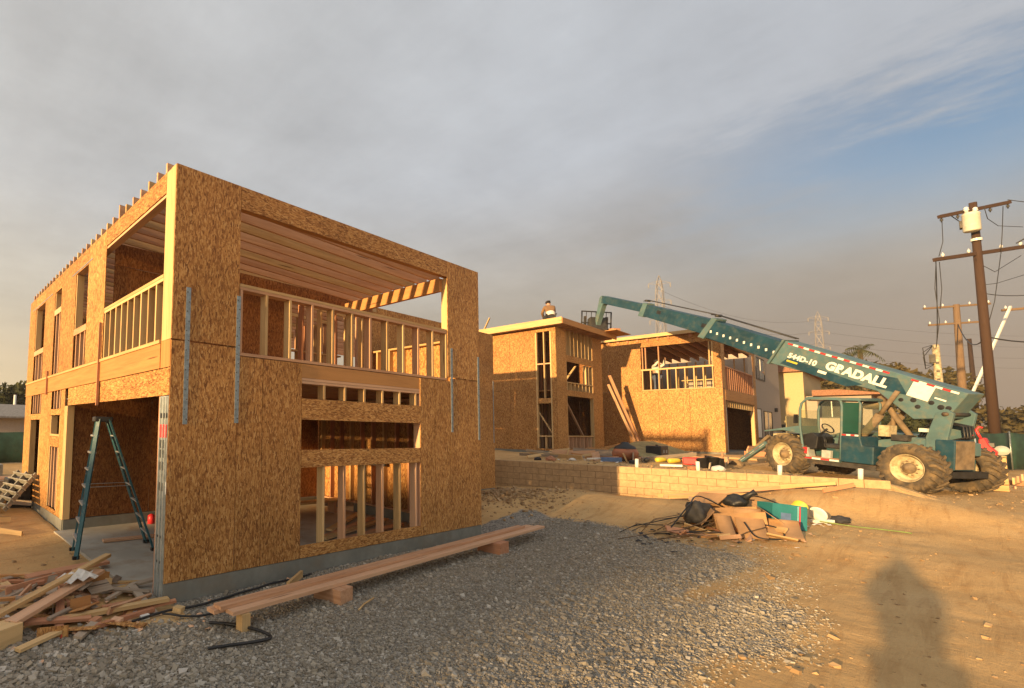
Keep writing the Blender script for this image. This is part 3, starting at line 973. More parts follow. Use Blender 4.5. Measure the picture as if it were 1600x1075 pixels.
    for xa, xb in ((.15, 2.5), (2.5, 4.9), (4.9, 6.65)):
        osb_y(H, 2.735, xa, xb, 4.632, 5.02, 'osb_shaded')
    for x in (3.88, 4.4, 4.95, 5.4, 5.9, 6.3, 6.62):
        stud_y(H, x, 2.755, 2.845, 4.63, 'pine' if int(x * 10) % 2 else 'fir_red')
    # partition walls further in
    for k in range(8):
        stud_y(H, 3.3 + .42 * k, 4.6, 2.845, 4.95, ('pine', 'fir', 'fir_red')[k % 3])
    for k in range(9):
        stud_x(H, 3.1 + .55 * k, 4.55, 2.845, 4.95, ('fir_red', 'pine', 'fir')[k % 3])
    for k in range(15):
        stud_x(H, 2.95 + .42 * k, 6.70, 2.845, 4.95, ('fir_red', 'fir', 'pine')[k % 3])
    for y in (4.6, 6.9):
        fbox('partition_plate', (3.2, 6.69), (y, y + SD), (4.955, 4.995), 'fir', H)
    for k in range(7):
        stud_y(H, 3.4 + .5 * k, 6.9, 2.845, 4.95, ('fir', 'pine', 'fir_red')[k % 3])
    bar('brace', (3.6, 5.2, 2.9), (5.9, 5.2, 4.7), .09, .035, 'fir', H)
    fbox('door_header', (4.6, 5.6), (4.59, 4.74), (4.3, 4.42), 'pine', H)
    fbox('partition_rail', (4.70, 6.69), (3.9, 4.03), (3.80, 3.84), 'pine', H)
    for k in range(5):
        stud_y(H, 4.8 + .42 * k, 3.905, 2.845, 3.797, 'pine')
    # right balcony side: rail wall and corner
    fbox('rail_plate', (6.70, 6.836), (.25, 2.85), (3.79, 3.83), 'pine', H)
    fbox('floor_plate', (6.70, 6.836), (.25, 2.85), (2.845, 2.885), 'fir', H)
    for k in range(7):
        stud_x(H, .36 + .38 * k, 6.70, 2.888, 3.788, 'pine', name='rail_stud')
    for k in range(2):
        osb_x(H, 6.838, .3 + 1.3 * k, .3 + 1.3 * (k + 1), 2.905, 3.84, 'osb_upright')
    # ---- roof
    fbox('roof_beam', (5.66, 5.75), (.115, 2.72), (4.605, 4.862), 'laminated', H)
    for k in range(30):
        y = .33 + .305 * k
        xe = 5.95 if y < 2.75 else 6.80
        ze = 5.16 - (xe - 5.75) * .035
        tall = .10 if k in (6,) else 0.0
        if k == 29: continue
        V = [(0.006, 5.07), (xe, ze - .29), (xe, ze), (0.006, 5.335 + tall)]
        prism('roof_joist', V, y - .021, y + .021, ('fir', 'fir', 'pine')[k % 3], H)
    fbox('blocking', (.13, .17), (.02, .30), (5.0, 5.19), 'pine', H)
    # ---- back of the house
    for k in range(6):
        osb_y(H, 9.26, .02 + 1.135 * k, .02 + 1.135 * (k + 1), 0, 2.6, 'osb_upright')
        if k not in (2, 4):
            osb_y(H, 9.26, .02 + 1.135 * k, .02 + 1.135 * (k + 1), 2.99, 5.2, 'osb_upright')
    # ---- rear wing
    for k in range(6):
        xa, xb = 6.855 + 1.09 * k, 6.855 + 1.09 * (k + 1)
        if k == 5: xb = 13.4
        osb_y(H, 3.37, xa, xb, 0, 2.93, 'osb_upright')
        osb_y(H, 3.37, xa, xb, 2.935, 5.2, 'osb_upright')
    for k in range(5):
        osb_x(H, 13.388, 3.385 + 1.17 * k, 3.385 + 1.17 * (k + 1), 0, 2.93)
        osb_x(H, 13.388, 3.385 + 1.17 * k, 3.385 + 1.17 * (k + 1), 2.935, 5.2)
        osb_y(H, 9.26, 6.9 + 1.3 * k, 6.9 + 1.3 * (k + 1), 0, 2.93)
    for k in range(14):
        y = 3.6 + .42 * k
        fbox('wing_joist', (6.82, 13.37), (y - .021, y + .021), (4.95, 5.19), 'fir', H)
    fbox('strap', (13.33, 13.37), (3.362, 3.368), (1.5, 3.6), 'strap_steel', H)
    for k in range(4):  # added parapet, hidden from view, lifts the wing's shadow on the middle house
        osb_x(H, 13.388, 4.5 + 1.17 * k, 4.5 + 1.17 * (k + 1), 5.205, 5.56)
    # loose lumber and gear on the garage floor are things of their own
    return H
near_house()
# ------------------------------------------------------------------ block retaining wall
def block_wall():
    a, b = Vector((WA[0], WA[1], 0)), Vector((WB[0], WB[1], 0))
    d = (b - a); L = d.length; d.normalize()
    q = Matrix(((d.x, -d.y, 0, a.x), (d.y, d.x, 0, a.y), (0, 0, 1, 0), (0, 0, 0, 1)))
    W = empty('retaining_wall', label='low tan concrete block retaining wall below the framed houses, half in shadow', cat='wall', mat=q)
    n = int(L / .405) + 1
    fbox('mortar_core', (-.38, n * .405 - .012), (-.085, .085), (-.55, .868), 'mortar', W)
    k = 0
    for c in range(7):
        z = .882 - .203 * (c + 1)
        off = 0 if c % 2 else -.2025
        for i in range(n + 1):
            x0 = i * .405 + off - .4 + .2025
            x1 = min(x0 + .395, n * .405)
            x0 = max(x0, -.4)
            if x1 - x0 < .08: continue
            # courses drop below the rising dirt towards the far end
            w = fbox('block', (x0, x1), (-.095 + random.uniform(-.004, .004), .095), (z + .005, z + .198), 'block', W)
            k += 1
    # cells left open at the top show as stubs of pipe (separate things)
    return W
block_wall()
for i, (x, y) in enumerate(((15.16, -.12), (15.42, -1.50), (15.73, -3.08), (15.97, -4.42))):
    lab = ('white pipe stub in the block wall top, nearest the shadow edge', 'white pipe stub in the wall top below the black buckets',
           'white pipe stub in the wall top in front of the small wheel', 'white pipe stub at the free end of the block wall')[i]
    o = lathe('pipe_stub', [(.0, .0), (.045, 0), (.045, .27), (.036, .27), (.036, .02), (0, .02)], 'white_paint', None, 14, loc=(x, y, .86))
    o.rotation_euler = (random.uniform(-.05, .05), random.uniform(-.08, .08), 0)
    tag(o, lab, 'pipe', 'pipe stubs along the block wall')

# ------------------------------------------------------------------ middle framed house
def mid_house():
    ox, oy, oz = 19.85, 4.13, 1.09
    H = empty('framed_house', (ox, oy, oz), 'tall narrow framed house with flat overhanging roof and a man on top', 'house')
    h = 5.42
    fbox('foundation', (.005, 4.9), (.006, 5.2), (-.5, -.003), 'concrete', H)
    # left wall, x = 0
    for y0, y1, z0, z1 in ((.86, 2.05, 0, 2.7), (2.05, 3.3, 0, 2.7), (3.3, 4.5, 0, 2.7), (4.5, 5.2, 0, 2.7), (.86, 2.05, 2.7, h), (2.05, 3.3, 2.7, h), (3.3, 4.5, 2.7, h), (4.5, 5.2, 2.7, h),
                           (.015, .20, 0, h), (.20, .86, 5.26, h), (.20, .86, 2.06, 2.30), (.20, .86, 0, .10)):
        osb_x(H, 0, y0, y1, z0, z1)
    for y in (.225, .84):
        stud_x(H, y, -.004, .1, 5.25, 'pine', w=.05, name='trimmer_stud')
    stud_x(H, .52, .02, 2.3, 5.25, 'pine', name='mullion_stud')
    stud_x(H, .52, .02, .1, .6, 'pine', name='cripple_stud')
    fbox('rail', (.0, .12), (.22, .84), (.60, .66), 'pine', H)
    fbox('rail', (.02, .12), (.25, .82), (3.80, 3.85), 'fir', H)
    bar('brace', (.16, .25, .7), (.16, .85, 1.7), .09, .035, 'pine', H)
    # right wall, y = 0
    for x0, x1, z0, z1, m in ((0, 1.0, 0, 2.7, 'osb_upright'), (0, 1.0, 2.7, h, 'osb_upright'), (3.82, 4.9, 0, 2.7, 'osb_upright'), (3.82, 4.9, 2.7, h, 'osb_upright'),
                              (1.0, 3.82, 3.97, 4.27, 'osb_level'), (1.0, 3.82, 2.43, 2.70, 'osb_level'), (1.0, 3.82, 0, .1, 'osb_level')):
        osb_y(H, 0, x0, x1, z0, z1, m)
    for k in range(8):
        stud_y(H, 1.1 + .39 * k, .016, 4.27, h, 'pine')
        stud_y(H, 1.1 + .39 * k, .016, 2.70, 3.02, 'pine', name='cripple_stud')
        stud_y(H, 1.1 + .39 * k, .016, .1, .62, 'fir', name='cripple_stud')
    for x in (1.02, 3.80):
        stud_y(H, x, .014, .1, 3.96, 'pine', w=.05, name='trimmer_stud')
    fbox('rail', (1.0, 3.82), (.014, .15), (3.02, 3.07), 'pine', H)
    fbox('rail', (1.0, 3.82), (.014, .15), (.62, .67), 'pine', H)
    for x in (3.1, 3.4):
        stud_y(H, x, .016, 3.07, 3.96, 'pine', name='stud')
    bar('brace', (1.1, .5, 4.0), (2.4, .9, 2.6), .09, .035, 'pine', H)
    bar('brace', (2.9, .4, 3.95), (1.7, .5, 3.0), .09, .035, 'pine', H)
    bar('brace', (2.1, .6, 2.4), (3.8, .4, .4), .09, .035, 'fir', H)
    bar('brace', (1.05, .5, 1.3), (2.1, .4, .3), .09, .035, 'fir', H)
    # inside: studs of rooms, floor
    fbox('floor_deck', (.15, 4.85), (.16, 5.1), (2.62, 2.66), 'osb_level', H)
    for k in range(11):
        stud_y(H, .3 + .42 * k, 2.3, .0, 2.6, ('fir', 'fir_red')[k % 2])
        stud_y(H, .3 + .42 * k, 1.9, 2.68, h - .05, ('fir_red', 'fir')[k % 2])
    for k in range(5):
        osb_y(H, 5.18, .02 + .97 * k, .02 + .97 * (k + 1), 0, h, 'osb_shaded')
        osb_x(H, 4.888, .02 + 1.03 * k, .02 + 1.03 * (k + 1), 0, h, 'osb_shaded')
    # roof deck with a pale edge board
    fbox('roof_deck', (-.36, 5.55), (-.42, 5.6), (h + .14, h + .20), 'osb_level', H)
    for k in range(12):
        x = -.26 + .5 * k
        fbox('rafter', (x - .02, x + .02), (-.36, 5.5), (h + .003, h + .137), 'fir', H)
    fbox('fascia', (-.40, -.362), (-.44, 5.6), (h + .02, h + .30), 'pine', H)
    fbox('fascia', (-.358, 5.58), (-.46, -.422), (h + .02, h + .27), 'laminated', H)
    fbox('roof_board', (4.2, 6.1), (-.9, .8), (h + .275, h + .30), 'laminated', H)
    return H
mid_house()
o = bar('loose_stud', (19.62, 7.35, 6.70), (19.62, 7.0, 7.35), .09, .04, 'pine')
tag(o, 'short stud standing up on the roof edge of the middle house', 'lumber')
o = fbox('deck_offcut', (20.4, 20.8), (5.7, 6.1), (6.712, 6.76), 'fir_red')
tag(o, 'small dark offcut lying on the roof of the middle house', 'lumber')

# ------------------------------------------------------------------ right framed house
def right_house():
    ox, oy, oz = 27.6, .23, 1.10
    H = empty('framed_house', (ox, oy, oz), 'framed house with an upper balcony and dark garage opening behind the telehandler', 'house')
    h = 5.78
    fbox('foundation', (.005, 7.2), (.006, 8.6), (-.6, -.003), 'concrete', H)
    osbs = []
    for k in range(7):
        y0 = .0 + 1.22 * k
        osb_x(H, 0, y0, y0 + 1.22, 0, 2.98)
    for y0, y1, z0, z1, m in ((.0, .28, 2.98, 5.78, 'osb_upright'), (.28, 3.12, 5.24, 5.78, 'osb_level'), (3.12, 4.6, 2.98, 5.80, 'osb_upright'), (4.6, 6.2, 2.98, 5.80, 'osb_upright'), (6.2, 8.54, 2.98, 5.80, 'osb_upright')):
        osb_x(H, 0, y0 + (.015 if y0 == 0 else 0), y1, z0, z1, m)
    fbox('rail_plate', (-.003, .13), (.28, 3.12), (4.02, 4.10), 'pine', H)
    for k in range(9):
        stud_x(H, .32 + .345 * k, .0, 3.04, 4.02, 'pine', name='rail_stud')
    fbox('floor_plate', (-.012, .13), (.28, 3.12), (2.985, 3.035), 'pine', H)
    stud_x(H, .31, -.002, 4.11, 5.23, 'pine', w=.06, name='post')
    stud_x(H, .42, .0, 4.11, 5.23, 'pine', w=.05, name='post')
    for y in (2.4, 2.95, 3.08):
        stud_x(H, y, .1, 4.11, 5.23, 'fir_red', name='post')
    # front, y = 0: corner, balcony opening, deep band, garage
    for x0, x1, z0, z1, m in ((.0, .62, 2.98, 5.70, 'osb_upright'), (.62, 6.6, 5.15, 5.62, 'osb_level'), (6.6, 7.2, 2.98, 5.5, 'osb_upright'),
                              (0, .46, 0, 2.97, 'osb_upright'), (6.5, 7.2, 0, 2.97, 'osb_upright'), (.46, 6.5, 2.42, 2.97, 'osb_level')):
        osb_y(H, 0, x0, x1, z0, z1, m)
    fbox('rail_plate', (.62, 6.6), (.014, .14), (4.02, 4.08), 'fir_red', H)
    for k in range(15):
        stud_y(H, .75 + .41 * k, .014, 2.98, 4.02, 'fir_red', name='rail_stud')
    for k in range(15):
        stud_y(H, .55 + .42 * k, .016, 2.12, 2.42, 'pine', name='cripple_stud')
    fbox('rim_board', (.46, 6.5), (-.012, -.001), (2.45, 2.9), 'laminated', H)
    for x in (.48, 6.46):
        stud_y(H, x, .014, .0, 2.4, 'pine', w=.06, name='jamb_stud')
    fbox('steel_column', (.50, .72), (.03, .13), (.0, 2.1), 'galvanised', H)
    bar('brace', (2.2, .6, 4.1), (3.6, .6, 5.1), .09, .04, 'fir_red', H)
    # inside
    fbox('floor_deck', (.15, 7.1), (.16, 8.5), (2.86, 2.90), 'osb_level', H)
    for k in range(18):
        stud_y(H, .3 + .38 * k, 4.2, .0, 2.8, ('fir', 'fir_red')[k % 2])
    for k in range(3):
        osb_y(H, 3.3, 0.2 + 1.1 * k, .2 + 1.1 * (k + 1), 2.92, 5.2, 'osb_shaded')
    for k in range(12):
        stud_x(H, .4 + .42 * k, 7.02, 2.92, 5.1, 'pine')
    fbox('rail_plate', (7.02, 7.16), (.2, 3.2), (4.0, 4.05), 'pine', H)
    for k in range(6):
        osb_x(H, 7.18, 1.4 * k + .02, 1.4 * (k + 1) + .02, 0, 2.9, 'osb_shaded')
        osb_y(H, 8.5, 1.19 * k + .02, 1.19 * (k + 1) + .02, 0, h - .1, 'osb_shaded')
    # roof joists, sloping down to the right; their ends show as blocks under the roof edge
    for k in range(20):
        y = .22 + .43 * k
        prism('roof_joist', [(.016, h - .28), (7.15, h - .62), (7.15, h - .36), (.016, h - .02)], y - .02, y + .02, ('fir', 'fir_red')[k % 2], H)
        if k < 12:
            fbox('joist_block', (-.06, -.002), (y - .05, y + .05), (h - .24, h - .08), 'fir_red', H)
    prism('roof_deck', [(-.22, h + .01), (7.4, h - .35), (7.4, h - .31), (-.22, h + .05)], -.12, 8.8, 'osb_level', H)
    fbox('fascia', (-.25, -.222), (-.12, 8.8), (h - .10, h + .07), 'pine', H)
    return H
right_house()

# ------------------------------------------------------------------ finished houses behind
def far_window(parent, axis, plane, a0, a1, z0, z1, panes=2, glass='window_glass', frame='dark_steel', out=-1):
    d = .05
    def B(name, a, z, p, m, par):
        if axis == 'y':
            return fbox(name, a, p, z, m, par)
        return fbox(name, p, a, z, m, par)
    P = (plane - .03, plane + .02) if out < 0 else (plane - .02, plane + .03)
    w = B('window', (a0, a1), (z0, z1), (plane - .012, plane + .1), glass, parent)
    c = Vector(w.location)
    def S(name, a, z, m):
        o = B(name, a, z, P, m, None)
        o.parent = w
        o.location = Vector(o.location) - c
    S('frame', (a0 - .06, a0 + .02), (z0 - .06, z1 + .06), frame); S('frame', (a1 - .02, a1 + .06), (z0 - .06, z1 + .06), frame)
    S('frame', (a0 + .02, a1 - .02), (z1, z1 + .06), frame); S('sill', (a0 + .02, a1 - .02), (z0 - .08, z0), frame)
    for k in range(1, panes):
        x = a0 + (a1 - a0) * k / panes
        S('mullion', (x - .025, x + .025), (z0, z1), 'white_paint')
    return w

def grey_house():
    H = empty('stucco_house', (36.2, .75, .9), 'finished grey-brown stucco house with dark framed windows right of the framed houses', 'house')
    fbox('wall', (0, 9.4), (0, 9), (0, 6.9), 'stucco_grey', H)
    far_window(H, 'y', 0, 2.2, 4.6, 4.5, 5.75, 2)
    far_window(H, 'y', 0, 1.1, 2.9, .9, 2.6, 1, glass='white_paint')
    far_window(H, 'y', 0, 3.8, 6.2, .9, 2.5, 2)
    fbox('roof', (-.25, 9.65), (-.25, 9.25), (6.903, 7.1), 'roof_grey', H)
    fbox('wall_lamp', (7.3, 7.5), (-.14, -.002), (2.6, 2.85), 'dark_steel', H)
    return H
grey_house()
def cream_house():
    H = empty('stucco_house', (48.5, -6.5, .8), 'sunlit cream stucco house with tiled roof, seen above the telehandler cab', 'house')
    fbox('wall', (0, 9), (6.4, 9.0), (0, 5.75), 'stucco_cream', H)
    fbox('wall', (.8, 9), (3.4, 6.39), (0, 4.0), 'stucco_grey', H)
    far_window(H, 'x', .8, 4.6, 5.8, 2.5, 3.6, 2)
    far_window(H, 'x', 0, 7.0, 8.2, 1.3, 1.9, 3, glass='window_glass')
    prism('roof', [(6.1, 5.75), (9.4, 5.75), (9.4, 5.85), (7.8, 6.4), (6.1, 5.85)], -.4, 9.4, 'roof_tile', H, axis='X')
    prism('roof', [(3.0, 4.0), (6.05, 4.0), (6.05, 4.4), (4.8, 4.4), (3.0, 4.1)], .3, 9.4, 'roof_tile', H, axis='X')
    return H
cream_house()
def left_shed():
    H = empty('low_building', (-2.4, 27, .0), 'low pale-roofed building far left behind the framed house', 'building')
    fbox('wall', (0, 6), (0, 5), (0, 2.2), 'stucco_grey', H)
    prism('roof', [(-.5, 2.2), (5.4, 2.2), (5.4, 2.3), (2.5, 3.1), (-.5, 2.3)], -.4, 6.4, 'roof_grey', H, axis='X')
    return H
left_shed()

# ------------------------------------------------------------------ fences
def screen_fence(name, pts, h, label, post=2.4):
    H = empty(name, (pts[0][0], pts[0][1], gz(*pts[0])), label, 'fence')
    base = Vector(H.location)
    V, F = [], []
    for (x0, y0), (x1, y1) in zip(pts[:-1], pts[1:]):
        L = math.hypot(x1 - x0, y1 - y0); n = max(1, int(L / post)); sub = n * 6
        o = len(V)
        nx, ny = -(y1 - y0) / L, (x1 - x0) / L
        for i in range(sub + 1):
            t = i / sub
            w = .05 * math.sin(t * n * math.pi) ** 2 + random.uniform(-.012, .012)
            x, y = x0 + (x1 - x0) * t + nx * w, y0 + (y1 - y0) * t + ny * w
            zz = gz(x, y)
            for f in (0.03, .5, 1.0):
                V.append(Vector((x, y, zz + h * f - (.05 * abs(math.sin(t * n * math.pi)) if f == 1 else 0))) - base)
        for i in range(sub):
            for j in range(2):
                F.append((o + i * 3 + j, o + (i + 1) * 3 + j, o + (i + 1) * 3 + j + 1, o + i * 3 + j + 1))
        for i in range(n + 1):
            t = i / n
            p = Vector((x0 + (x1 - x0) * t, y0 + (y1 - y0) * t, 0)); p.z = gz(p.x, p.y)
            tube('post', [p - base, p - base + Vector((0, 0, h + .05))], .03, 'galvanised', H, 8)
    sc = mesh_obj('screen', V, F, 'fence_screen', H, True)
    m = sc.modifiers.new('t', 'SOLIDIFY'); m.thickness = .006
    return H
screen_fence('screened_fence', [(30, -3.2), (33.5, -5.6), (38.5, -7.6), (47, -12.2)], 1.75, 'dark green screened fence behind the telehandler and the utility pole')
screen_fence('screened_fence', [(-6, 21), (2.5, 20), (7, 19.5)], 1.5, 'dark green screened fence at the far left edge behind the house')
def plank_fence():
    H = empty('plank_fence', (33.2, -1.05, 1.3), 'olive-tan board fence in front of the grey house', 'fence')
    for k in range(34):
        fbox('board', (k * .2, k * .2 + .192), (-.012, .012), (0, 1.62 + random.uniform(-.01, .01)), 'fence_tan', H)
    for z in (.4, 1.3):
        fbox('rail', (0, 6.8), (.014, .06), (z, z + .09), 'fence_tan', H)
    H.rotation_euler = (0, 0, R(-4))
plank_fence()
# ------------------------------------------------------------------ telehandler
def telehandler():
    A = Vector((20.4, -4.96, .332)); B = Vector((21.84, -2.3, .57))
    Fv = (B - A).normalized(); Lv = Vector((0, 0, 1)).cross(Fv).normalized(); Uv = Fv.cross(Lv)
    M = Matrix(((Fv.x, Lv.x, Uv.x, A.x), (Fv.y, Lv.y, Uv.y, A.y), (Fv.z, Lv.z, Uv.z, A.z), (0, 0, 0, 1)))
    H = empty('telehandler', label='weathered teal telehandler with its long boom raised over the framed houses', cat='telehandler', mat=M)
    WB_ = 3.034
    # ---- wheels
    def wheel(x, yc, face, steer=0.0):
        r, w = .70, .44
        tyre_prof = [(.40, -.17), (.46, -.205), (.56, -.22), (.63, -.205), (.662, -.15), (.668, 0), (.662, .15), (.63, .205), (.56, .22), (.46, .205), (.40, .17), (.385, 0), (.40, -.17)]
        wh = lathe('wheel', tyre_prof, 'rubber', H, 48, 'Y', loc=(x, yc, r))
        wh.rotation_euler = (0, 0, steer)
        # chevron lugs around the tread, one part per tyre
        L = []
        for k in range(22):
            for s in (-1, 1):
                a = 2 * math.pi * (k + (.5 if s > 0 else 0)) / 22
                pts = []
                for (yy, da, r0, r1) in ((.015 * s, 0.10, .655, .708), (.13 * s, 0.0, .655, .705), (.215 * s, -.10, .60, .688), (.232 * s, -.13, .545, .62)):
                    for dd in (-.048, .048):
                        for rr in (r0, r1):
                            q = a + da + dd
                            pts.append((rr * math.cos(q), yy, rr * math.sin(q)))
                f = []
                for i in range(3):
                    o = i * 4
                    f += [(o, o + 1, o + 5, o + 4), (o + 1, o + 3, o + 7, o + 5), (o + 3, o + 2, o + 6, o + 7), (o + 2, o, o + 4, o + 6)]
                f += [(0, 2, 3, 1), (12, 13, 15, 14)]
                L.append((pts, f))
        joined('tread', L, 'rubber', wh)
        s = face
        rim = lathe('rim', [(.40, .10 * s), (.405, .165 * s), (.385, .172 * s), (.37, .15 * s), (.345, .13 * s), (.335, .05 * s), (.30, .03 * s), (.235, .035 * s), (.23, .06 * s), (.16, .065 * s), (0, .065 * s)], 'rim_cream', wh, 40, 'Y')
        lathe('hub', [(.15, .064 * s), (.15, .12 * s), (.13, .15 * s), (.07, .155 * s), (.06, .19 * s), (0, .195 * s)], 'mud_steel', wh, 20, 'Y')
        for k in range(10):
            a = 2 * math.pi * k / 10
            fbox('bolt', (.195 * math.cos(a) - .016, .195 * math.cos(a) + .016), (min(.06 * s, .095 * s), max(.06 * s, .095 * s)), (.195 * math.sin(a) - .016, .195 * math.sin(a) + .016), 'mud_steel', wh)
        return wh
    wheel(0, -.22, 1, R(-9)); wheel(WB_, -.22, 1, R(-17))
    wheel(0, -2.18, -1, R(-9)); wheel(WB_, -2.18, -1, R(-17))
    tube('rear_axle', [(0, -.4, .7), (0, -2.0, .7)], .13, 'mud_steel', H, 12)
    tube('front_axle', [(WB_, -.4, .7), (WB_, -2.0, .7)], .13, 'mud_steel', H, 12)
    # ---- chassis
    prism('chassis', [(-.42, .62), (3.75, .55), (3.85, .95), (3.3, 1.12), (-.3, 1.12), (-.42, 1.0)], -1.70, -.72, 'teal_dark', H, bev=.02)
    fbox('skid_plate', (.7, 2.5), (-.72, -.10), (.50, .66), 'dark_steel', H)
    # side box behind and below the cab
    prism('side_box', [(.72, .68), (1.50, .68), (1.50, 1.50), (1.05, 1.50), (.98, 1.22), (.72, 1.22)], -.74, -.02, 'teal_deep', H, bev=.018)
    prism('rear_deck', [(-.5, 1.12), (.98, 1.12), (.98, 1.42), (.2, 1.58), (-.5, 1.48)], -1.72, -.60, 'teal_paint', H, bev=.02)
    # engine housing on the far side
    prism('engine_hood', [(.5, .8), (2.7, .8), (2.75, 1.35), (2.2, 1.62), (.5, 1.62)], -2.30, -1.34, 'teal_paint', H, bev=.03)
    for k in range(6):
        fbox('grille_slat', (.8 + .16 * k, .9 + .16 * k), (-1.338, -1.325), (1.0, 1.5), 'dark_steel', H)
    # ---- cab
    c = empty('cab', (0, 0, 0)); c.parent = H
    cz = H
    floor = fbox('cab_floor', (1.5, 2.46), (-.80, -.02), (.64, .72), 'teal_paint', H)
    fbox('floor_mat', (1.55, 2.40), (-.76, -.06), (.722, .735), 'fir_red', H)
    for x0, x1, m in ((1.52, 1.75, 'white_paint'), (1.75, 1.98, 'red_tape'), (1.98, 2.21, 'white_paint'), (2.21, 2.44, 'red_tape')):
        fbox('reflector', (x0, x1), (-.018, -.012), (.655, .705), m, H)
    def fr(name, pts, r=.034, m='teal_paint'):
        return tube(name, pts, r, m, H, 8)
    for y in (-.05, -.80):
        fr('cab_pillar', [(2.42, y, .72), (2.50, y, 1.1), (2.585, y, 1.7), (2.60, y, 2.25), (2.56, y, 2.48), (2.45, y, 2.60), (2.3, y, 2.64), (1.62, y, 2.64), (1.53, y, 2.58), (1.50, y, 2.40), (1.49, y, 1.5), (1.49, y, .72)])
        fr('cab_pillar', [(1.06, y, 1.45), (1.06, y, 2.52), (1.12, y, 2.62), (1.5, y, 2.64)], .03)
    prism('cab_roof', [(1.04, 2.60), (2.42, 2.62), (2.46, 2.66), (2.35, 2.70), (1.1, 2.69), (1.02, 2.65)], -.84, -.01, 'teal_paint', H)
    fbox('roof_lining', (1.12, 2.38), (-.80, -.05), (2.565, 2.60), 'black_plastic', H)
    fbox('quarter_window', (1.09, 1.47), (-.055, -.045), (1.60, 2.54), 'tinted_glass', H)
    fbox('quarter_panel', (1.05, 1.49), (-.06, -.03), (1.22, 1.58), 'teal_dark', H)
    for x0, x1, m in ((1.06, 1.16, 'white_paint'), (1.16, 1.26, 'red_tape'), (1.26, 1.36, 'white_paint'), (1.36, 1.48, 'red_tape')):
        fbox('reflector', (x0, x1), (-.029, -.025), (1.505, 1.55), m, H)
    fbox('far_window', (1.55, 2.5), (-.81, -.80), (1.45, 2.55), 'cab_glass', H)
    prism('windscreen', [(2.53, 1.25), (2.545, 1.25), (2.615, 2.25), (2.60, 2.25)], -.77, -.08, 'cab_glass', H)
    fbox('rear_window', (1.065, 1.075), (-.78, -.07), (1.60, 2.52), 'cab_glass', H)
    # dash, steering wheel, seat, levers
    prism('dashboard', [(2.18, 1.0), (2.52, .9), (2.56, 1.42), (2.30, 1.52), (2.14, 1.40)], -.76, -.12, 'black_plastic', H, bev=.02)
    prism('kick_panel', [(2.30, .72), (2.46, .72), (2.54, 1.02), (2.36, 1.02)], -.3, -.04, 'grey_plastic', H)
    fbox('extinguisher', (2.36, 2.46), (-.05, -.01), (.82, 1.02), 'red_plastic', H)
    tube('steering_column', [(2.28, -.42, 1.45), (2.10, -.42, 1.66)], .03, 'black_plastic', H)
    ring = [(2.08 + .17 * math.cos(a) * .55, -.42 + .19 * math.sin(a), 1.68 + .17 * math.cos(a) * .8) for a in [i * math.pi / 10 for i in range(21)]]
    tube('steering_wheel', ring, .018, 'black_plastic', H, 6)
    prism('seat_cushion', [(1.58, 1.05), (2.02, 1.05), (2.05, 1.20), (1.6, 1.17)], -.66, -.18, 'seat_black', H, bev=.03)
    prism('seat_back', [(1.56, 1.18), (1.70, 1.18), (1.62, 1.82), (1.52, 1.82)], -.64, -.20, 'seat_black', H, bev=.03)
    prism('seat_base', [(1.62, .72), (1.95, .72), (1.98, 1.05), (1.62, 1.05)], -.60, -.24, 'teal_dark', H)
    for y in (-.16, -.22):
        tube('lever', [(1.95, y, 1.1), (2.02, y, 1.45)], .014, 'black_plastic', H, 6)
    fbox('tool_box', (1.75, 1.98), (-.14, -.05), (.74, .98), 'grey_plastic', H)
    fbox('cab_back', (1.50, 1.53), (-.78, -.06), (.72, 1.58), 'teal_dark', H)
    fbox('mirror', (2.62, 2.66), (-.02, .12), (1.8, 2.1), 'black_plastic', H)
    tube('mirror_arm', [(2.585, -.05, 2.05), (2.64, .04, 2.0)], .012, 'black_plastic', H, 6)
    # front fender over the wheel
    prism('fender', [(2.56, 1.46), (2.60, 1.72), (3.05, 1.62), (3.62, 1.48), (3.62, 1.44), (3.05, 1.54)], -.80, -.02, 'teal_paint', H)
    prism('front_box', [(2.7, .98), (3.72, .98), (3.80, 1.40), (2.7, 1.42)], -1.7, -.60, 'rim_cream', H, bev=.02)
    # air cleaner and exhaust behind the cab
    lathe('air_cleaner', [(0, 0), (.12, 0), (.135, .03), (.135, .44), (.12, .48), (0, .48)], 'mud_steel', H, 20, 'X', loc=(1.02, -.95, 2.48))
    tube('exhaust_pipe', [(.88, -1.0, 1.6), (.88, -1.0, 2.25), (.95, -.98, 2.42)], .05, 'mud_steel', H)
    fbox('battery_box', (.62, .86), (-.70, -.42), (1.55, 1.88), 'rim_cream', H)
    fbox('valve_block', (.25, .60), (-.78, -.45), (1.45, 1.62), 'dark_steel', H)
    # ---- rear: counterweight, boom tower
    prism('counterweight', [(-.66, .74), (-.30, .70), (-.28, 1.56), (-.66, 1.57)], -1.16, -.47, 'teal_deep', H, bev=.02)
    fbox('mud_panel', (-.674, -.662), (-1.14, -.50), (.77, 1.55), 'mud_steel', H)
    fbox('bumper', (-.62, -.35), (-1.75, -.50), (.52, .695), 'black_plastic', H)
    for y0 in (-.66, -1.44):
        prism('boom_tower', [(-.42, .9), (-.06, .9), (-.04, 1.6), (-.22, 2.30), (-.42, 2.42), (-.56, 2.30), (-.46, 1.6)], y0, y0 + .09, 'teal_paint', H, bev=.012)
    for k in range(4):
        y = -.85 - .11 * k
        tube('hydraulic_hose', [(.25, y, 1.55), (.12, y, 1.9), (-.15, y, 2.05), (-.60, y, 1.95), (-.64, y, 1.65), (-.3, y, 1.5)], .024, 'black_plastic', H, 6)
    tube('boom_pin', [(-.42, -.52, 2.28), (-.42, -1.5, 2.28)], .06, 'dark_steel', H, 12)
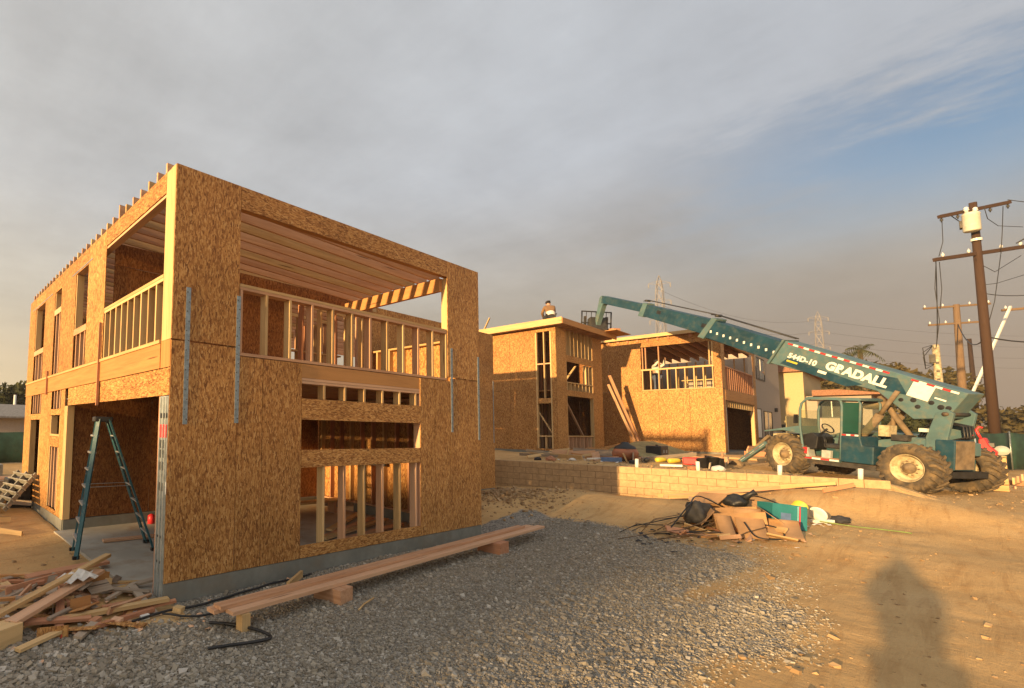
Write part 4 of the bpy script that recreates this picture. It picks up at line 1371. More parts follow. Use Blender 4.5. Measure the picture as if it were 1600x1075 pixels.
    fbox('work_light', (-.1, .06), (-.62, -.5), (1.75, 1.85), 'white_paint', H)
    for k in range(3):
        fbox('reflector', (.30 + .16 * k, .46 + .16 * k), (-.598, -.594), (1.16, 1.21), ('red_tape', 'white_paint')[k % 2], H)
    # ---- boom (axis slopes up forward)
    Y0, Y1 = -1.30, -.72
    bo = prism('boom_base', [(-.74, 2.86), (-.36, 2.16), (.30, 2.10), (1.10, 2.92), (4.02, 3.93), (3.57, 4.71)], Y0, Y1, 'teal_paint', H, bev=.015)
    d = Vector((4.29, 0, 1.85)).normalized()          # along the top edge
    nrm = Vector((-d.z, 0, d.x))
    def along(s, v):                                   # s along the top edge from its rear end, v below the edge
        p = Vector((-.74, 0, 2.86)) + d * s - nrm * v
        return p.x, p.z
    def strip(name, s0, s1, v0, v1, m, par=None, y=Y1, t=.006):
        return prism(name, [along(s0, v0), along(s1, v0), along(s1, v1), along(s0, v1)], y + .001, y + t, m, par or H)
    # darker lower flank of the boom base
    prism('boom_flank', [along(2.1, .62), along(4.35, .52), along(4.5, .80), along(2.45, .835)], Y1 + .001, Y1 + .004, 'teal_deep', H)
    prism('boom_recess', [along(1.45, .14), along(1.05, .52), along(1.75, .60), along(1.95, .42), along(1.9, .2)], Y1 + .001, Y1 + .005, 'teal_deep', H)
    s = 0.15
    k = 0
    while s < 4.45:
        if not (1.15 < s < 1.6):
            strip('reflector', s, s + .165, .04, .095, ('white_paint', 'red_tape')[k % 2])
        s += .17; k += 1
    prism('white_panel', [along(.62, .07), along(1.10, .07), along(1.08, .52), along(.60, .52)], Y1 + .001, Y1 + .0055, 'white_paint', H)
    strip('decal', .28, .52, .34, .38, 'white_paint')
    for s_, v_, r_ in ((.88, .60, .055), (.52, .52, .05), (.30, .56, .06), (.16, .52, .05), (.72, .74, .05), (1.12, .70, .045)):
        x, z = along(s_, v_)
        lathe('lightening_hole', [(0, Y1 + .004), (r_, Y1 + .004), (r_ + .012, Y1 + .001)], 'black_plastic', H, 18, 'Y', loc=(x, 0, z))
    strip('decal', 3.1, 3.35, .60, .69, 'white_paint', t=.0075)
    strip('decal', 4.0, 4.35, .60, .66, 'yellow_plastic', t=.0075)
    # lettering: reads towards the rear as seen from the left side
    def letters(body, size, s0, v, bold=.012):
        me = text_mesh(body, size, .002, 'white_paint', bold=bold, spacing=1.05)
        x, z = along(s0, v)
        ex = Vector((-d.x, 0, -d.z)); ey = Vector((-d.z, 0, d.x)); ez = Vector((0, 1, 0))
        ez = ex.cross(ey)
        o = link('lettering', me, H)
        o.matrix_local = Matrix(((ex.x, ey.x, ez.x, x), (ex.y, ey.y, ez.y, Y1 + .004), (ex.z, ey.z, ez.z, z), (0, 0, 0, 1)))
        return o
    letters('GRADALL', .36, 3.22, .50, .020)
    letters('544D-10', .24, 4.38, .52, .010)
    # telescoping sections
    def sect(name, a_top, b_top, a_bot, b_bot, y0, y1, m):
        return prism(name, [a_top, b_top, b_bot, a_bot], y0, y1, m, H, bev=.012)
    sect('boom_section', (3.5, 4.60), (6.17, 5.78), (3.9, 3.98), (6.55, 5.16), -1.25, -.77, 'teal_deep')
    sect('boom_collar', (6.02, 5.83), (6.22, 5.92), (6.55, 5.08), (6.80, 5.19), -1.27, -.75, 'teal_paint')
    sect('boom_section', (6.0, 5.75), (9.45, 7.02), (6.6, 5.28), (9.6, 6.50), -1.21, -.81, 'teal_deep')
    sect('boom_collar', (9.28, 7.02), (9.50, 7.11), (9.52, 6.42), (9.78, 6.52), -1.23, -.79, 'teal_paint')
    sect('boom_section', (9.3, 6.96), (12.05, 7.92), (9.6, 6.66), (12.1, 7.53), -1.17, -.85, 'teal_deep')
    prism('boom_head', [(11.88, 7.88), (12.14, 7.93), (12.24, 7.82), (12.56, 6.40), (12.42, 6.36), (12.04, 7.42), (11.86, 7.48)], -1.16, -.86, 'teal_paint', H, bev=.02)
    prism('end_cap', [(4.06, 3.90), (4.12, 3.93), (3.64, 4.76), (3.57, 4.74)], -1.33, -.69, 'teal_paint', H)
    for (s0, z0, s1, z1) in ((6.4, 5.55, 6.62, 5.62), (8.55, 6.42, 8.75, 6.50)):
        prism('window_cut', [(s0, z0 + .12), (s1, z1 + .13), (s1 + .05, z1 - .02), (s0 + .05, z0 - .02)], -.77 if s0 < 7 else -.81, -.765 if s0 < 7 else -.805, 'black_plastic', H)
    for k in range(10):
        t = k / 9
        x, z = 3.95 + 2.3 * t, 4.33 + 1.02 * t
        fbox('index_mark', (x - .035, x + .035), (-.77, -.765), (z - .05, z + .05), 'white_paint', H)
    # hose carriers above the boom
    for y in (-.95, -1.05):
        tube('hose_line', [(3.4, y, 4.78), (6.2, y, 6.05), (6.4, y, 6.08)], .022, 'black_plastic', H, 6)
        tube('hose_line', [(6.2, y, 6.05), (9.5, y, 7.25), (9.62, y, 7.2)], .018, 'black_plastic', H, 6)
    tube('hose_roller', [(6.15, -.88, 6.0), (6.15, -1.12, 6.0)], .06, 'dark_steel', H, 10)
    tube('hose_roller', [(9.45, -.88, 7.2), (9.45, -1.12, 7.2)], .05, 'dark_steel', H, 10)
    tube('lower_chain', [(6.7, -1.0, 5.17), (4.1, -1.0, 4.05)], .018, 'dark_steel', H, 6)
    # lift cylinders
    for y in (-.62, -1.42):
        tube('lift_cylinder', [(1.46, y, 1.30), (.95, y, 2.20)], .10, 'mud_steel', H, 14)
        tube('lift_rod', [(.95, y, 2.20), (.58, y, 2.92)], .058, 'mud_steel', H, 12)
    tube('slave_cylinder', [(.45, -1.0, 1.5), (1.2, -1.0, 2.75)], .07, 'mud_steel', H, 12)
    # carriage with fork frame
    cf = empty
    for y in (-.18, -1.05, -1.95):
        tube('carriage_post', [(12.62, y, 6.2), (12.62, y, 7.18)], .035, 'black_plastic', H, 6)
    for z in (6.25, 6.55, 7.16):
        tube('carriage_bar', [(12.62, -.18, z), (12.62, -1.95, z)], .035, 'black_plastic', H, 6)
    for y in (-.45, -.75, -1.35, -1.65):
        tube('carriage_rod', [(12.62, y, 6.25), (12.62, y, 7.16)], .016, 'black_plastic', H, 6)
    prism('tilt_plate', [(12.35, 6.15), (12.75, 6.1), (12.70, 6.75), (12.5, 6.85)], -1.5, -.6, 'dark_steel', H)
    fbox('red_tool_box', (12.2, 12.55), (-2.15, -1.75), (6.02, 6.26), 'fir_red', H)
    for y in (-.4, -1.7):
        prism('fork', [(12.6, 6.12), (13.8, 6.12), (13.85, 6.16), (12.68, 6.18), (12.68, 6.9), (12.6, 6.9)], y - .06, y + .06, 'dark_steel', H)
    # ---- stabiliser legs in front of the wheels
    for y in (-.35, -2.05):
        bar('stabiliser_leg', (3.75, y, 1.02), (4.62, y, .22), .16, .14, 'teal_paint', H, bev=.01)
        bar('stabiliser_cylinder', (3.72, y - .02, 1.28), (4.45, y - .02, .45), .09, .09, 'mud_steel', H)
        prism('stabiliser_foot', [(4.45, .02), (4.95, .02), (4.90, .10), (4.72, .26), (4.58, .26), (4.45, .1)], y - .2, y + .2, 'mud_steel', H)
        for k in range(5):
            a = .06 + .18 * k
            p0 = Vector((3.75, y + .0715, 1.02)).lerp(Vector((4.62, y + .0715, .22)), a); p1 = Vector((3.75, y + .0715, 1.02)).lerp(Vector((4.62, y + .0715, .22)), a + .17)
            bar('reflector', p0, p1, .06, .006, ('white_paint', 'red_tape')[k % 2], H, roll=0)
    bpy.data.objects.remove(c)
    return H
telehandler()
# ------------------------------------------------------------------ things on the site
def gpt(x, y, dz=0.0):
    return Vector((x, y, gz(x, y) + dz))

# ---- step ladder in the garage opening
def step_ladder():
    base = Vector((-.05, 2.9, -.2))
    H = empty('step_ladder', base, 'tall dark green fibreglass step ladder standing open in the garage opening', 'ladder')
    top = Vector((-.13, 1.62, 1.93)) - base
    ax = Vector((.985, -.17, 0)).normalized()           # spread direction of the two leg frames
    wd = Vector((.17, .985, 0)).normalized()            # along the steps
    footA = Vector((-.42, 2.95, -.19)) - base
    topc = Vector((.05, 2.7, 1.97)) - base
    L0 = topc - ax * .08; L1 = topc + ax * .08
    fa = Vector((-.30, 2.72, -.19)) - base; fb = Vector((.92, 2.62, -.19)) - base
    for s in (-1, 1):
        w0 = .17 * s; w1 = .30 * s
        bar('rail', L0 + wd * w0, fa + wd * w1, .075, .03, 'ladder_green', H, roll=math.atan2(ax.y, ax.x))
        bar('rail', L1 + wd * w0, fb + wd * w1, .06, .028, 'ladder_green', H, roll=math.atan2(ax.y, ax.x))
        for f in (fa, fb):
            q = f + wd * w1
            fbox('foot', (q.x - .05, q.x + .05), (q.y - .03, q.y + .03), (q.z, q.z + .05), 'black_plastic', H)
    for k in range(1, 8):
        t = k / 8
        p = L0.lerp(fa, t); w = .17 + .13 * t
        bar('step', p - wd * (w - .012), p + wd * (w - .012), .09, .028, 'aluminium', H)
        p = L1.lerp(fb, t)
        bar('brace', p - wd * (w - .012), p + wd * (w - .012), .035, .02, 'aluminium', H)
    for s in (-1, 1):
        a = L0.lerp(fa, .5) + wd * (.235 * s); b = L1.lerp(fb, .5) + wd * (.235 * s)
        bar('spreader', a, b, .02, .006, 'galvanised', H)
    o = fbox('top_cap', (-.14, .14), (-.2, .2), (-.03, .05), 'black_plastic', H, bev=.012)
    o.location = topc; o.rotation_euler = (0, 0, math.atan2(ax.y, ax.x))
step_ladder()

TONE = dict(pine='pale yellow', fir='pinkish', fir_red='reddish', weathered_wood='grey-brown', laminated='orange', osb_level='flaky OSB')
def offcut_label(dx, dy, L, m, d, where):
    size = 'long' if L > .6 else 'short' if L < .32 else 'mid-length'
    fb = 'back' if dy > .35 else 'front' if dy < -.35 else 'middle'
    lr = 'right' if dx > .3 else 'left' if dx < -.3 else 'centre'
    return f"{size} {TONE.get(m, 'brown')} {'offcut' if d > .02 else 'scrap'} at the {fb} {lr} of {where}"
# ---- scrap lumber heap in front of the garage
def scrap_heap():
    r = random.Random(5)
    G = 'offcuts in the scrap heap by the garage'
    def place(name, x, y, z, L, w, d, yaw, pitch, m, label, roll=0.0):
        c = Vector((x, y, z)); v = Vector((math.cos(yaw) * math.cos(pitch), math.sin(yaw) * math.cos(pitch), math.sin(pitch))) * (L / 2)
        o = bar(name, c - v, c + v, w, d, m, None, roll)
        return tag(o, label, 'lumber', G)
    layers = []
    n = 105
    for i in range(n):
        t = r.random()
        x = -1.0 + r.gauss(0, .55); y = .62 + r.gauss(0, .52)
        y = min(max(y, -.35), 1.95); x = max(min(x, -.18), -2.3)
        lift = .17 * math.exp(-(((x + .85) / .8) ** 2 + ((y - .75) / .8) ** 2)) * r.random()
        z = gz(x, y) + .03 + lift
        kind = r.random()
        if kind < .62:
            L, w, d = r.uniform(.22, .85), r.choice((.05, .088, .088)), .03
        elif kind < .85:
            L, w, d = r.uniform(.2, .45), r.uniform(.12, .24), .010
        else:
            L, w, d = r.uniform(.1, .22), .085, .04
        yaw = r.choice((.2, .5, .9, 2.4, 2.9)) + r.gauss(0, .35)
        m = r.choice(('pine', 'fir', 'fir_red', 'weathered_wood', 'weathered_wood', 'laminated')) if d > .02 else r.choice(('osb_level', 'laminated', 'weathered_wood'))
        place('scrap_board', x, y, z, L, w, d, yaw, r.gauss(0, .14), m, offcut_label(x + .95, y - .65, L, m, d, 'the scrap heap by the garage'), r.choice((0, 0, math.pi / 2)) + r.gauss(0, .2) + 0.0)
    place('scrap_board', -1.02, .55, gz(-1.0, .55) + .30, 1.75, .09, .04, .62, .10, 'pine', 'longest pale stud lying across the top of the scrap heap', 0.0)
    place('scrap_board', -1.05, .38, gz(-1.05, .38) + .22, 1.5, .14, .04, .70, .06, 'fir', 'second long board on the scrap heap beside the pale stud', 0.0)
    place('scrap_board', -.55, -.05, gz(-.55, -.05) + .10, 1.15, .09, .04, -.10, .02, 'pine', 'straight stud at the front edge of the scrap heap near the column', 0.0)
    place('scrap_board', -.62, -.26, gz(-.6, -.26) + .05, .85, .06, .04, .12, .02, 'fir_red', 'narrow reddish strip lying at the very front of the scrap heap', 0.0)
    place('scrap_board', -.62, 1.75, gz(-.6, 1.75) + .10, 1.1, .19, .04, .12, .02, 'fir_red', 'dark wide board at the back of the scrap heap by the ladder foot', 0.0)
    o = fbox('timber_block', (-1.80, -1.56), (-.24, -.02), (gz(-1.7, -.1), gz(-1.7, -.1) + .19), 'pine')
    o.rotation_euler = (0, 0, .45)
    tag(o, 'squared timber block at the bottom left of the scrap heap', 'lumber')
    o = fbox('timber_block', (-2.05, -1.86), (-.05, .15), (gz(-1.95, 0), gz(-1.95, 0) + .14), 'fir')
    tag(o, 'smaller timber block at the picture edge beside the squared block', 'lumber')
    # crumpled white sheet
    V, F = [], []
    n = 7
    for i in range(n):
        for j in range(n):
            V.append(((i / (n - 1) - .5) * .38 + r.uniform(-.025, .025), (j / (n - 1) - .5) * .32 + r.uniform(-.025, .025), .08 * math.exp(-((i - 3) ** 2 + (j - 3) ** 2) / 6) + r.uniform(0, .06)))
    for i in range(n - 1):
        for j in range(n - 1):
            F.append((i * n + j, (i + 1) * n + j, (i + 1) * n + j + 1, i * n + j + 1))
    o = mesh_obj('crumpled_sheet', V, F, 'paper', None, False, loc=gpt(-.80, .62, .26))
    m = o.modifiers.new('t', 'SOLIDIFY'); m.thickness = .004
    tag(o, 'crumpled white sheet on top of the scrap heap', 'sheet')
    o = fbox('pink_scrap', (-1.22, -1.13), (-.30, -.24), (gz(-1.2, -.27), gz(-1.2, -.27) + .03), 'red_label')
    o.rotation_euler = (0.1, 0.2, .5)
    tag(o, 'small pinkish-red scrap on the ground before the scrap heap', 'scrap')
    o = fbox('white_offcut', (-.38, -.28), (-.30, -.24), (gz(-.3, -.27), gz(-.3, -.27) + .05), 'white_paint')
    tag(o, 'small white offcut at the front of the scrap heap', 'scrap')
    o = fbox('yellow_offcut', (.0, .12), (-.36, -.26), (gz(0, -.3), gz(0, -.3) + .06), 'pine')
    o.rotation_euler = (0.1, .1, .7)
    tag(o, 'pale wood chunk at the foundation corner', 'lumber')
scrap_heap()

# ---- long planks along the front wall, on blocks
def planks():
    G = 'long planks in front of the house'
    a0 = Vector((.20, -1.14, -.02)); b0 = Vector((7.85, -.70, -.02))
    side = Vector((-.05, 1, 0)).normalized()
    labs = ('front plank of the long stack along the house', 'back plank of the long stack along the house', '', 'plank lying on top of the long stack along the house')
    for k in range(2):
        s = k * .145
        v = Vector((-.13 * k + .02, 0, 0))
        o = bar('long_plank', a0 + side * s + v, b0 + side * s - v * .8 + Vector((-.25 * k, 0, 0)), .138, .04, 'fir', None, math.pi / 2 if False else 0)
        tag(o, labs[k], 'plank', G)
    o = bar('long_plank', a0 + side * .10 + Vector((-.06, 0, .042)), b0 + side * .10 + Vector((-.6, 0, .042)), .138, .038, 'fir')
    tag(o, labs[3], 'plank', G)
    for (x, y, yw, lab, dx) in ((1.78, -1.03, .2, 'timber block under the near end of the long planks', .13), (5.85, -.80, .1, 'reddish timber block under the far end of the long planks', .17)):
        z = gz(x, y)
        o = fbox('timber_block', (x - dx, x + dx), (y - .2, y + .2), (z - .02, -.044), 'fir_red' if x > 3 else 'fir')
        o.rotation_euler = (0, 0, yw)
        tag(o, lab, 'block')
    o = bar('support_stud', (1.45, -.55, gz(1.5, -.6) + .10), (1.95, -.22, gz(1.9, -.2) + .10), .04, .09, 'pine')
    tag(o, 'short stud sticking out behind the long planks by the wall', 'lumber')
    o = fbox('timber_block', (.33, .43), (-1.22, -1.10), (gz(.4, -1.1) - .03, -.046), 'pine')
    tag(o, 'small pale block under the tip of the long planks', 'block')
    o = tube('twig', [gpt(1.72, -1.52, .03), gpt(1.9, -1.43, .03), gpt(2.12, -1.38, .04)], .011, 'pine', None, 6)
    tag(o, 'short pale stick on the gravel before the planks', 'stick')
planks()

def cable(pts, r, mat, name, label, cat='cable', n=8, dz=.02):
    P = []
    pts = [Vector((p[0], p[1], 0)) if len(p) == 2 else Vector(p) for p in pts]
    for i in range(len(pts) - 1):
        p0 = pts[max(i - 1, 0)]; p1 = pts[i]; p2 = pts[i + 1]; p3 = pts[min(i + 2, len(pts) - 1)]
        for k in range(n):
            t = k / n
            P.append(.5 * ((2 * p1) + (-p0 + p2) * t + (2 * p0 - 5 * p1 + 4 * p2 - p3) * t * t + (-p0 + 3 * p1 - 3 * p2 + p3) * t ** 3))
    P.append(pts[-1])
    P = [Vector((p.x, p.y, p.z + gz(p.x, p.y) + r + dz)) for p in P]
    o = tube(name, P, r, mat, None, 7)
    return tag(o, label, cat)
cable([(-.17, -1.41), (.1, -1.49), (.36, -1.57), (.47, -1.51), (.42, -1.25), (.30, -1.0), (.15, -.85)], .016, 'black_plastic', 'black_hose', 'black hose end curling out from under the planks onto the gravel', 'hose')
cable([(-.5, -.35), (-.10, -.28), (.25, -.30), (.9, -.22), (1.5, -.16), (2.2, -.14)], .014, 'black_plastic', 'black_cable', 'black cable running along the foundation under the front wall')
cable([(-.15, -.34), (.05, -.55), (.22, -.62), (.5, -.60)], .012, 'black_plastic', 'black_cable', 'short black cable branching off near the foundation corner')

# ---- stack leaning at the far left corner of the house
def left_junk():
    base = gpt(-.30, 7.4)
    H = empty('slatted_pallet', base, 'grey slatted pallet tilted against the far left corner of the house', 'pallet')
    H.rotation_euler = (0, 0, R(12))
    ax = Vector((.62, .15, .62)).normalized()
    for k in range(6):
        p = Vector((-.5, .0, .20)) + ax * (.17 * k)
        bar('slat', p + Vector((0, -.55, 0)), p + Vector((0, .55, 0)), .14, .025, 'pallet_grey', H, R(45))
    for y in (-.5, 0, .5):
        p = Vector((-.55, y, .12))
        bar('stringer', p, p + ax * 1.05, .04, .10, 'pallet_grey', H)
    o = fbox('shadow_block', (-.55, .0 - .02), (7.75, 8.35), (gz(-.3, 8) - .02, .55), 'black_plastic', bev=.03)  # dark block stands in for the shadow behind the pallet
    tag(o, 'black block standing in for the shadow behind the tilted pallet', 'shadow block')
    r = random.Random(3)
    for k in range(9):
        x, y = -1.0 + r.gauss(0, .35), 7.3 + r.gauss(0, .9)
        c = gpt(x, y, .05 + .05 * (k % 3)); yaw = r.uniform(0, 3.1)
        v = Vector((math.cos(yaw), math.sin(yaw), .05)) * r.uniform(.3, .8)
        o = bar('scrap_board', c - v, c + v, .12, .035, r.choice(('fir', 'pine', 'weathered_wood')), None, math.pi / 2)
        tag(o, 'loose board lying beside the tilted pallet at the far left', 'lumber', 'boards by the tilted pallet')
    # low stacks of lumber further back
    for k in range(5):
        o = fbox('stacked_board', (-1.6 + .05 * k, 1.2), (11.2 + .22 * k, 11.4 + .22 * k), (gz(0, 11.5), gz(0, 11.5) + .28 + .05 * (k % 2)), ('weathered_wood', 'fir')[k % 2])
        tag(o, 'board in the low lumber stack behind the far left corner', 'lumber', 'lumber stack at far left')
    o = fbox('white_sheet_stack', (-1.5, .15), (13.6, 15.0), (gz(0, 14), gz(0, 14) + .45), 'pallet_grey')
    tag(o, 'pale stack of sheets behind the far left corner', 'stack')
left_junk()

# ---- inside the garage
def garage_things():
    o = bar('loose_plank', (.35, 3.35, -.17), (3.2, 3.1, -.17), .14, .04, 'fir'); tag(o, 'long board lying on the garage slab behind the ladder', 'lumber')
    o = bar('loose_plank', (1.2, 1.3, -.17), (1.5, 2.4, -.17), .09, .04, 'weathered_wood'); tag(o, 'short dark stick on the garage slab', 'lumber')
    for k in range(4):
        o = bar('loose_plank', (3.4 + .3 * k, 1.0 + .25 * k, -.17 + .04 * (k % 2)), (6.2, 1.5 + .42 * k, -.16 + .04 * (k % 2)), .14, .038, ('fir', 'pine')[k % 2])
        tag(o, 'board on the floor seen through the front wall studs', 'lumber', 'boards on the floor behind the studs')
    o = fbox('low_bench', (4.4, 6.3), (3.4, 3.75), (.08, .12), 'pine'); tag(o, 'low plank bench inside the house behind the studs', 'bench')
    for x in (4.6, 6.1):
        fbox('leg', (x - .04 - 5.35, x + .04 - 5.35), (-.12, .12), (-.30, -.02), 'fir', o)
    o = fbox('tool_crate', (3.5, 3.95), (3.2, 3.6), (-.198, .16), 'orange_plastic', bev=.02); tag(o, 'orange tool crate on the floor inside the house', 'crate')
    fbox('lid', (-.235, .235), (-.21, .21), (.182, .215), 'black_plastic', o)
    o = tube('red_jug', [(1.75, 4.55, -.2), (1.75, 4.55, -.04), (1.75, 4.55, .0)], [.08, .08, .03], 'red_plastic', None, 14); tag(o, 'small red can against the garage back wall', 'can')
garage_things()
# ------------------------------------------------------------------ rubbish heap on the dirt
def open_carton(name, loc, dims, yaw, mat, label, flaps=True, tilt=0.0, prt=None):
    dx, dy, dz = dims
    H = empty(name, loc, label, 'box')
    H.rotation_euler = (tilt, tilt * .4, yaw)
    t = .008
    for nm, xs, ys, zs in (('side', (-dx / 2, dx / 2), (-dy / 2, -dy / 2 + t), (0, dz)), ('side', (-dx / 2, dx / 2), (dy / 2 - t, dy / 2), (0, dz)),
                           ('side', (-dx / 2, -dx / 2 + t), (-dy / 2 + t, dy / 2 - t), (0, dz)), ('side', (dx / 2 - t, dx / 2), (-dy / 2 + t, dy / 2 - t), (0, dz)), ('bottom', (-dx / 2 + t, dx / 2 - t), (-dy / 2 + t, dy / 2 - t), (0, t))):
        fbox(nm, xs, ys, zs, mat, H)
    if flaps:
        for s in (-1, 1):
            o = fbox('flap', (-dx / 2, dx / 2), (0, dy * .48), (-.004, .004), mat, H)
            o.location = (0, s * (dy / 2 + .13 * dy), dz - .12 * dy); o.rotation_euler = (R(-48) * s, 0, 0)
    if prt:
        for (a0, a1, z0, z1, m) in prt:
            fbox('print', (-dx / 2 - .003, -dx / 2 - .0005), (a0, a1), (z0, z1), m, H)
            fbox('print', (a0 * .8, a1 * .8), (-dy / 2 - .003, -dy / 2 - .0005), (z0, z1), m, H)
    return H

def rubbish():
    r = random.Random(9)
    open_carton('teal_carton', gpt(11.55, -3.62, .02), (.45, .55, .46), R(38), 'carton_teal', 'teal printed carton standing in the rubbish heap', False, R(5),
                [(-.17, -.15, .02, .45, 'red_label'), (-.14, -.12, .02, .45, 'carton_print'), (-.02, .14, .16, .30, 'blue_plastic'), (-.05, .2, .03, .11, 'carton_print')])
    open_carton('brown_carton', gpt(10.75, -3.15, .0), (.60, .75, .40), R(20), 'cardboard', 'large open brown cardboard box in the middle of the rubbish heap', True, R(-8))
    open_carton('brown_carton', gpt(11.9, -2.75, .05), (.7, .7, .42), R(55), 'cardboard', 'brown cardboard box at the back of the rubbish heap under the black bag', True, R(10))
    # curled cardboard sheets leaning at the front
    def curled(x, y, L, W, yaw, lab, bend=.25, m='cardboard'):
        V, F = [], []
        n = 9
        for i in range(n):
            t = i / (n - 1)
            for s in (-.5, .5):
                V.append((s * W, -.12 + bend * math.sin(t * 1.6), t * L * (1 - .25 * t)))
        for i in range(n - 1):
            F.append((i * 2, i * 2 + 1, i * 2 + 3, i * 2 + 2))
        o = mesh_obj('cardboard_sheet', V, F, m, None, True, loc=gpt(x, y, -.02))
        md = o.modifiers.new('t', 'SOLIDIFY'); md.thickness = .009
        o.rotation_euler = (R(-22), 0, yaw)
        tag(o, lab, 'cardboard')
    curled(10.25, -3.42, .85, .40, R(-70), 'tall curled cardboard sheet leaning at the front of the heap')
    curled(10.05, -3.10, .62, .22, R(-60), 'narrow upright cardboard strip left of the open brown box', .12)
    curled(10.45, -3.78, .60, .55, R(-75), 'wide curled cardboard flap at the right front of the heap', .35)
    # black bags and buckets
    def bag(name, loc, s, lab, m='black_plastic', sq=(1, 1, 1)):
        bm = bmesh.new()
        bmesh.ops.create_icosphere(bm, subdivisions=3, radius=1)
        for v in bm.verts:
            p = v.co
            k = 1 + .22 * math.sin(5 * p.x + 2 * p.z + s * 9) * math.cos(4 * p.y) + .08 * math.sin(11 * p.z + 7 * p.x) + r.uniform(-.03, .03)
            v.co = Vector((p.x * sq[0], p.y * sq[1], max(p.z, -.55) * sq[2])) * k * s
        me = bpy.data.meshes.new(name); bm.to_mesh(me); bm.free()
        me.materials.append(MATS[m])
        me.polygons.foreach_set('use_smooth', [True] * len(me.polygons))
        o = link(name, me, None, loc)
        return tag(o, lab, 'bag')
    bag('rubbish_bag', gpt(11.5, -2.98, .46), .19, 'shiny black rubbish bag on top of the heap, with a twisted neck', sq=(1.25, 1, .8))
    o = tube('bag_neck', [gpt(11.55, -3.10, .52), gpt(11.6, -3.2, .62), gpt(11.62, -3.27, .66)], [.08, .04, .07], 'black_plastic', None, 9); tag(o, 'twisted neck of the black rubbish bag', 'bag')
    bag('rubbish_bag', gpt(10.6, -2.55, .26), .26, 'dull dark grey bag behind the sticks, left of the brown box', 'dark_steel', (1, .8, 1.1))
    o = lathe('yellow_tub', [(0, 0), (.09, 0), (.12, .17), (.13, .17), (.13, .185), (.0, .185)], 'yellow_plastic', None, 18, loc=gpt(12.35, -3.72, .30)); o.rotation_euler = (R(25), R(70), 0); tag(o, 'bright yellow plastic tub lying on the heap', 'tub')
    o = lathe('bucket_cover', [(0, .03), (.11, .03), (.14, .02), (.155, -.02), (.14, -.03), (0, .0)], 'white_paint', None, 22, loc=gpt(12.75, -4.02, .20)); o.rotation_euler = (R(70), 0, R(60)); tag(o, 'white bucket cover propped on edge at the right of the heap', 'cover')
    o = bar('white_offcut', gpt(12.6, -3.95, .06), gpt(12.9, -4.18, .07), .12, .05, 'white_paint'); tag(o, 'white foam strip beside the bucket lid', 'scrap')
    bag('dark_rag', gpt(13.15, -4.28, .08), .14, 'dark rag at the right end of the rubbish heap', 'cloth_dark', (1.2, 1, .6))
    # thin dark sticks and rods fanning out to the left
    for k in range(16):
        x0, y0 = 10.2 + r.gauss(0, .35), -2.55 + r.gauss(0, .35)
        L = r.uniform(.4, 1.5); a = R(140) + r.gauss(0, .30)
        p0 = gpt(x0, y0, .06 + r.uniform(0, .22)); x1, y1 = x0 + math.cos(a) * L, y0 + math.sin(a) * L
        p1 = gpt(x1, y1, .03)
        mid = (p0 + p1) / 2 + Vector((r.gauss(0, .12), r.gauss(0, .12), r.uniform(0, .10)))
        o = tube('dark_stick', [p0, mid, p1], r.uniform(.006, .014), r.choice(('black_plastic', 'dark_steel', 'bark', 'bark')), None, 5)
        tag(o, ('long' if L > 1.4 else 'short' if L < .9 else 'mid-length') + ' dark rod fanning left from the ' + ('back' if y0 > -2.35 else 'front' if y0 < -2.75 else 'middle') + ' of the rubbish heap', 'stick', 'rods of the rubbish heap')
    for k in range(26):
        x, y = 10.35 + r.gauss(0, .42), -3.0 + r.gauss(0, .38)
        c = gpt(x, y, .04 + r.uniform(0, .10)); yaw = r.uniform(0, 3.1)
        v = Vector((math.cos(yaw), math.sin(yaw), r.gauss(0, .25))) * r.uniform(.1, .32)
        mm = r.choice(('fir_red', 'fir', 'pine', 'laminated'))
        o = bar('scrap_wood', c - v, c + v, r.uniform(.06, .14), .03, mm, None, r.uniform(0, 3))
        tag(o, offcut_label(x - 10.35, (y + 3.0) * 1.4, v.length * 2, mm, .03, 'the rubbish heap'), 'lumber', 'offcuts in the rubbish heap')
    cable([(10.3, -3.3, .25), (10.1, -3.5, .05), (10.2, -3.8, .03), (10.6, -3.75, .1), (10.5, -3.45, .2)], .013, 'black_plastic', 'black_cable', 'loop of black cord in front of the open brown box')
    cable([(9.7, -2.3, .1), (10.2, -2.5, .5), (10.9, -2.5, .55), (11.3, -2.8, .3)], .012, 'black_plastic', 'black_cable', 'black cord arching over the left of the rubbish heap')
    cable([(12.2, -2.9, .3), (12.5, -3.1, .45), (12.9, -3.5, .25), (12.6, -3.8, .1)], .014, 'black_plastic', 'black_cable', 'black cord arching behind the yellow tub')
    cable([(12.6, -3.95, .05), (12.7, -4.35), (12.65, -4.75), (12.6, -5.2)], .012, 'hose_green', 'garden_hose', 'green hose trailing from the heap across the dirt', 'hose')
    # long slim boards against the block wall
    for k, (p0, p1, m, lab) in enumerate((((13.9, -.95, .10), (15.5, -4.05, .16), 'pine', 'longest pale batten lying up the mound by the block wall'),
                                     ((13.7, -1.15, .06), (15.2, -3.4, .12), 'fir', 'middle batten lying up the mound by the block wall'),
                                     ((13.5, -1.3, .05), (14.5, -2.7, .10), 'pine', 'lower pale batten beside the mound'),
                                     ((14.9, -3.9, .10), (15.35, -4.35, .12), 'fir_red', 'short dark stick at the top end of the battens'),
                                     ((13.6, -1.7, .06), (13.0, -3.1, .10), 'weathered_wood', 'grey batten pointing at the rubbish heap'))):
        o = bar('batten', gpt(p0[0], p0[1], p0[2]), gpt(p1[0], p1[1], p1[2]), .09, .03, m, None, math.pi / 2)
        tag(o, lab, 'lumber', 'battens along the block wall')
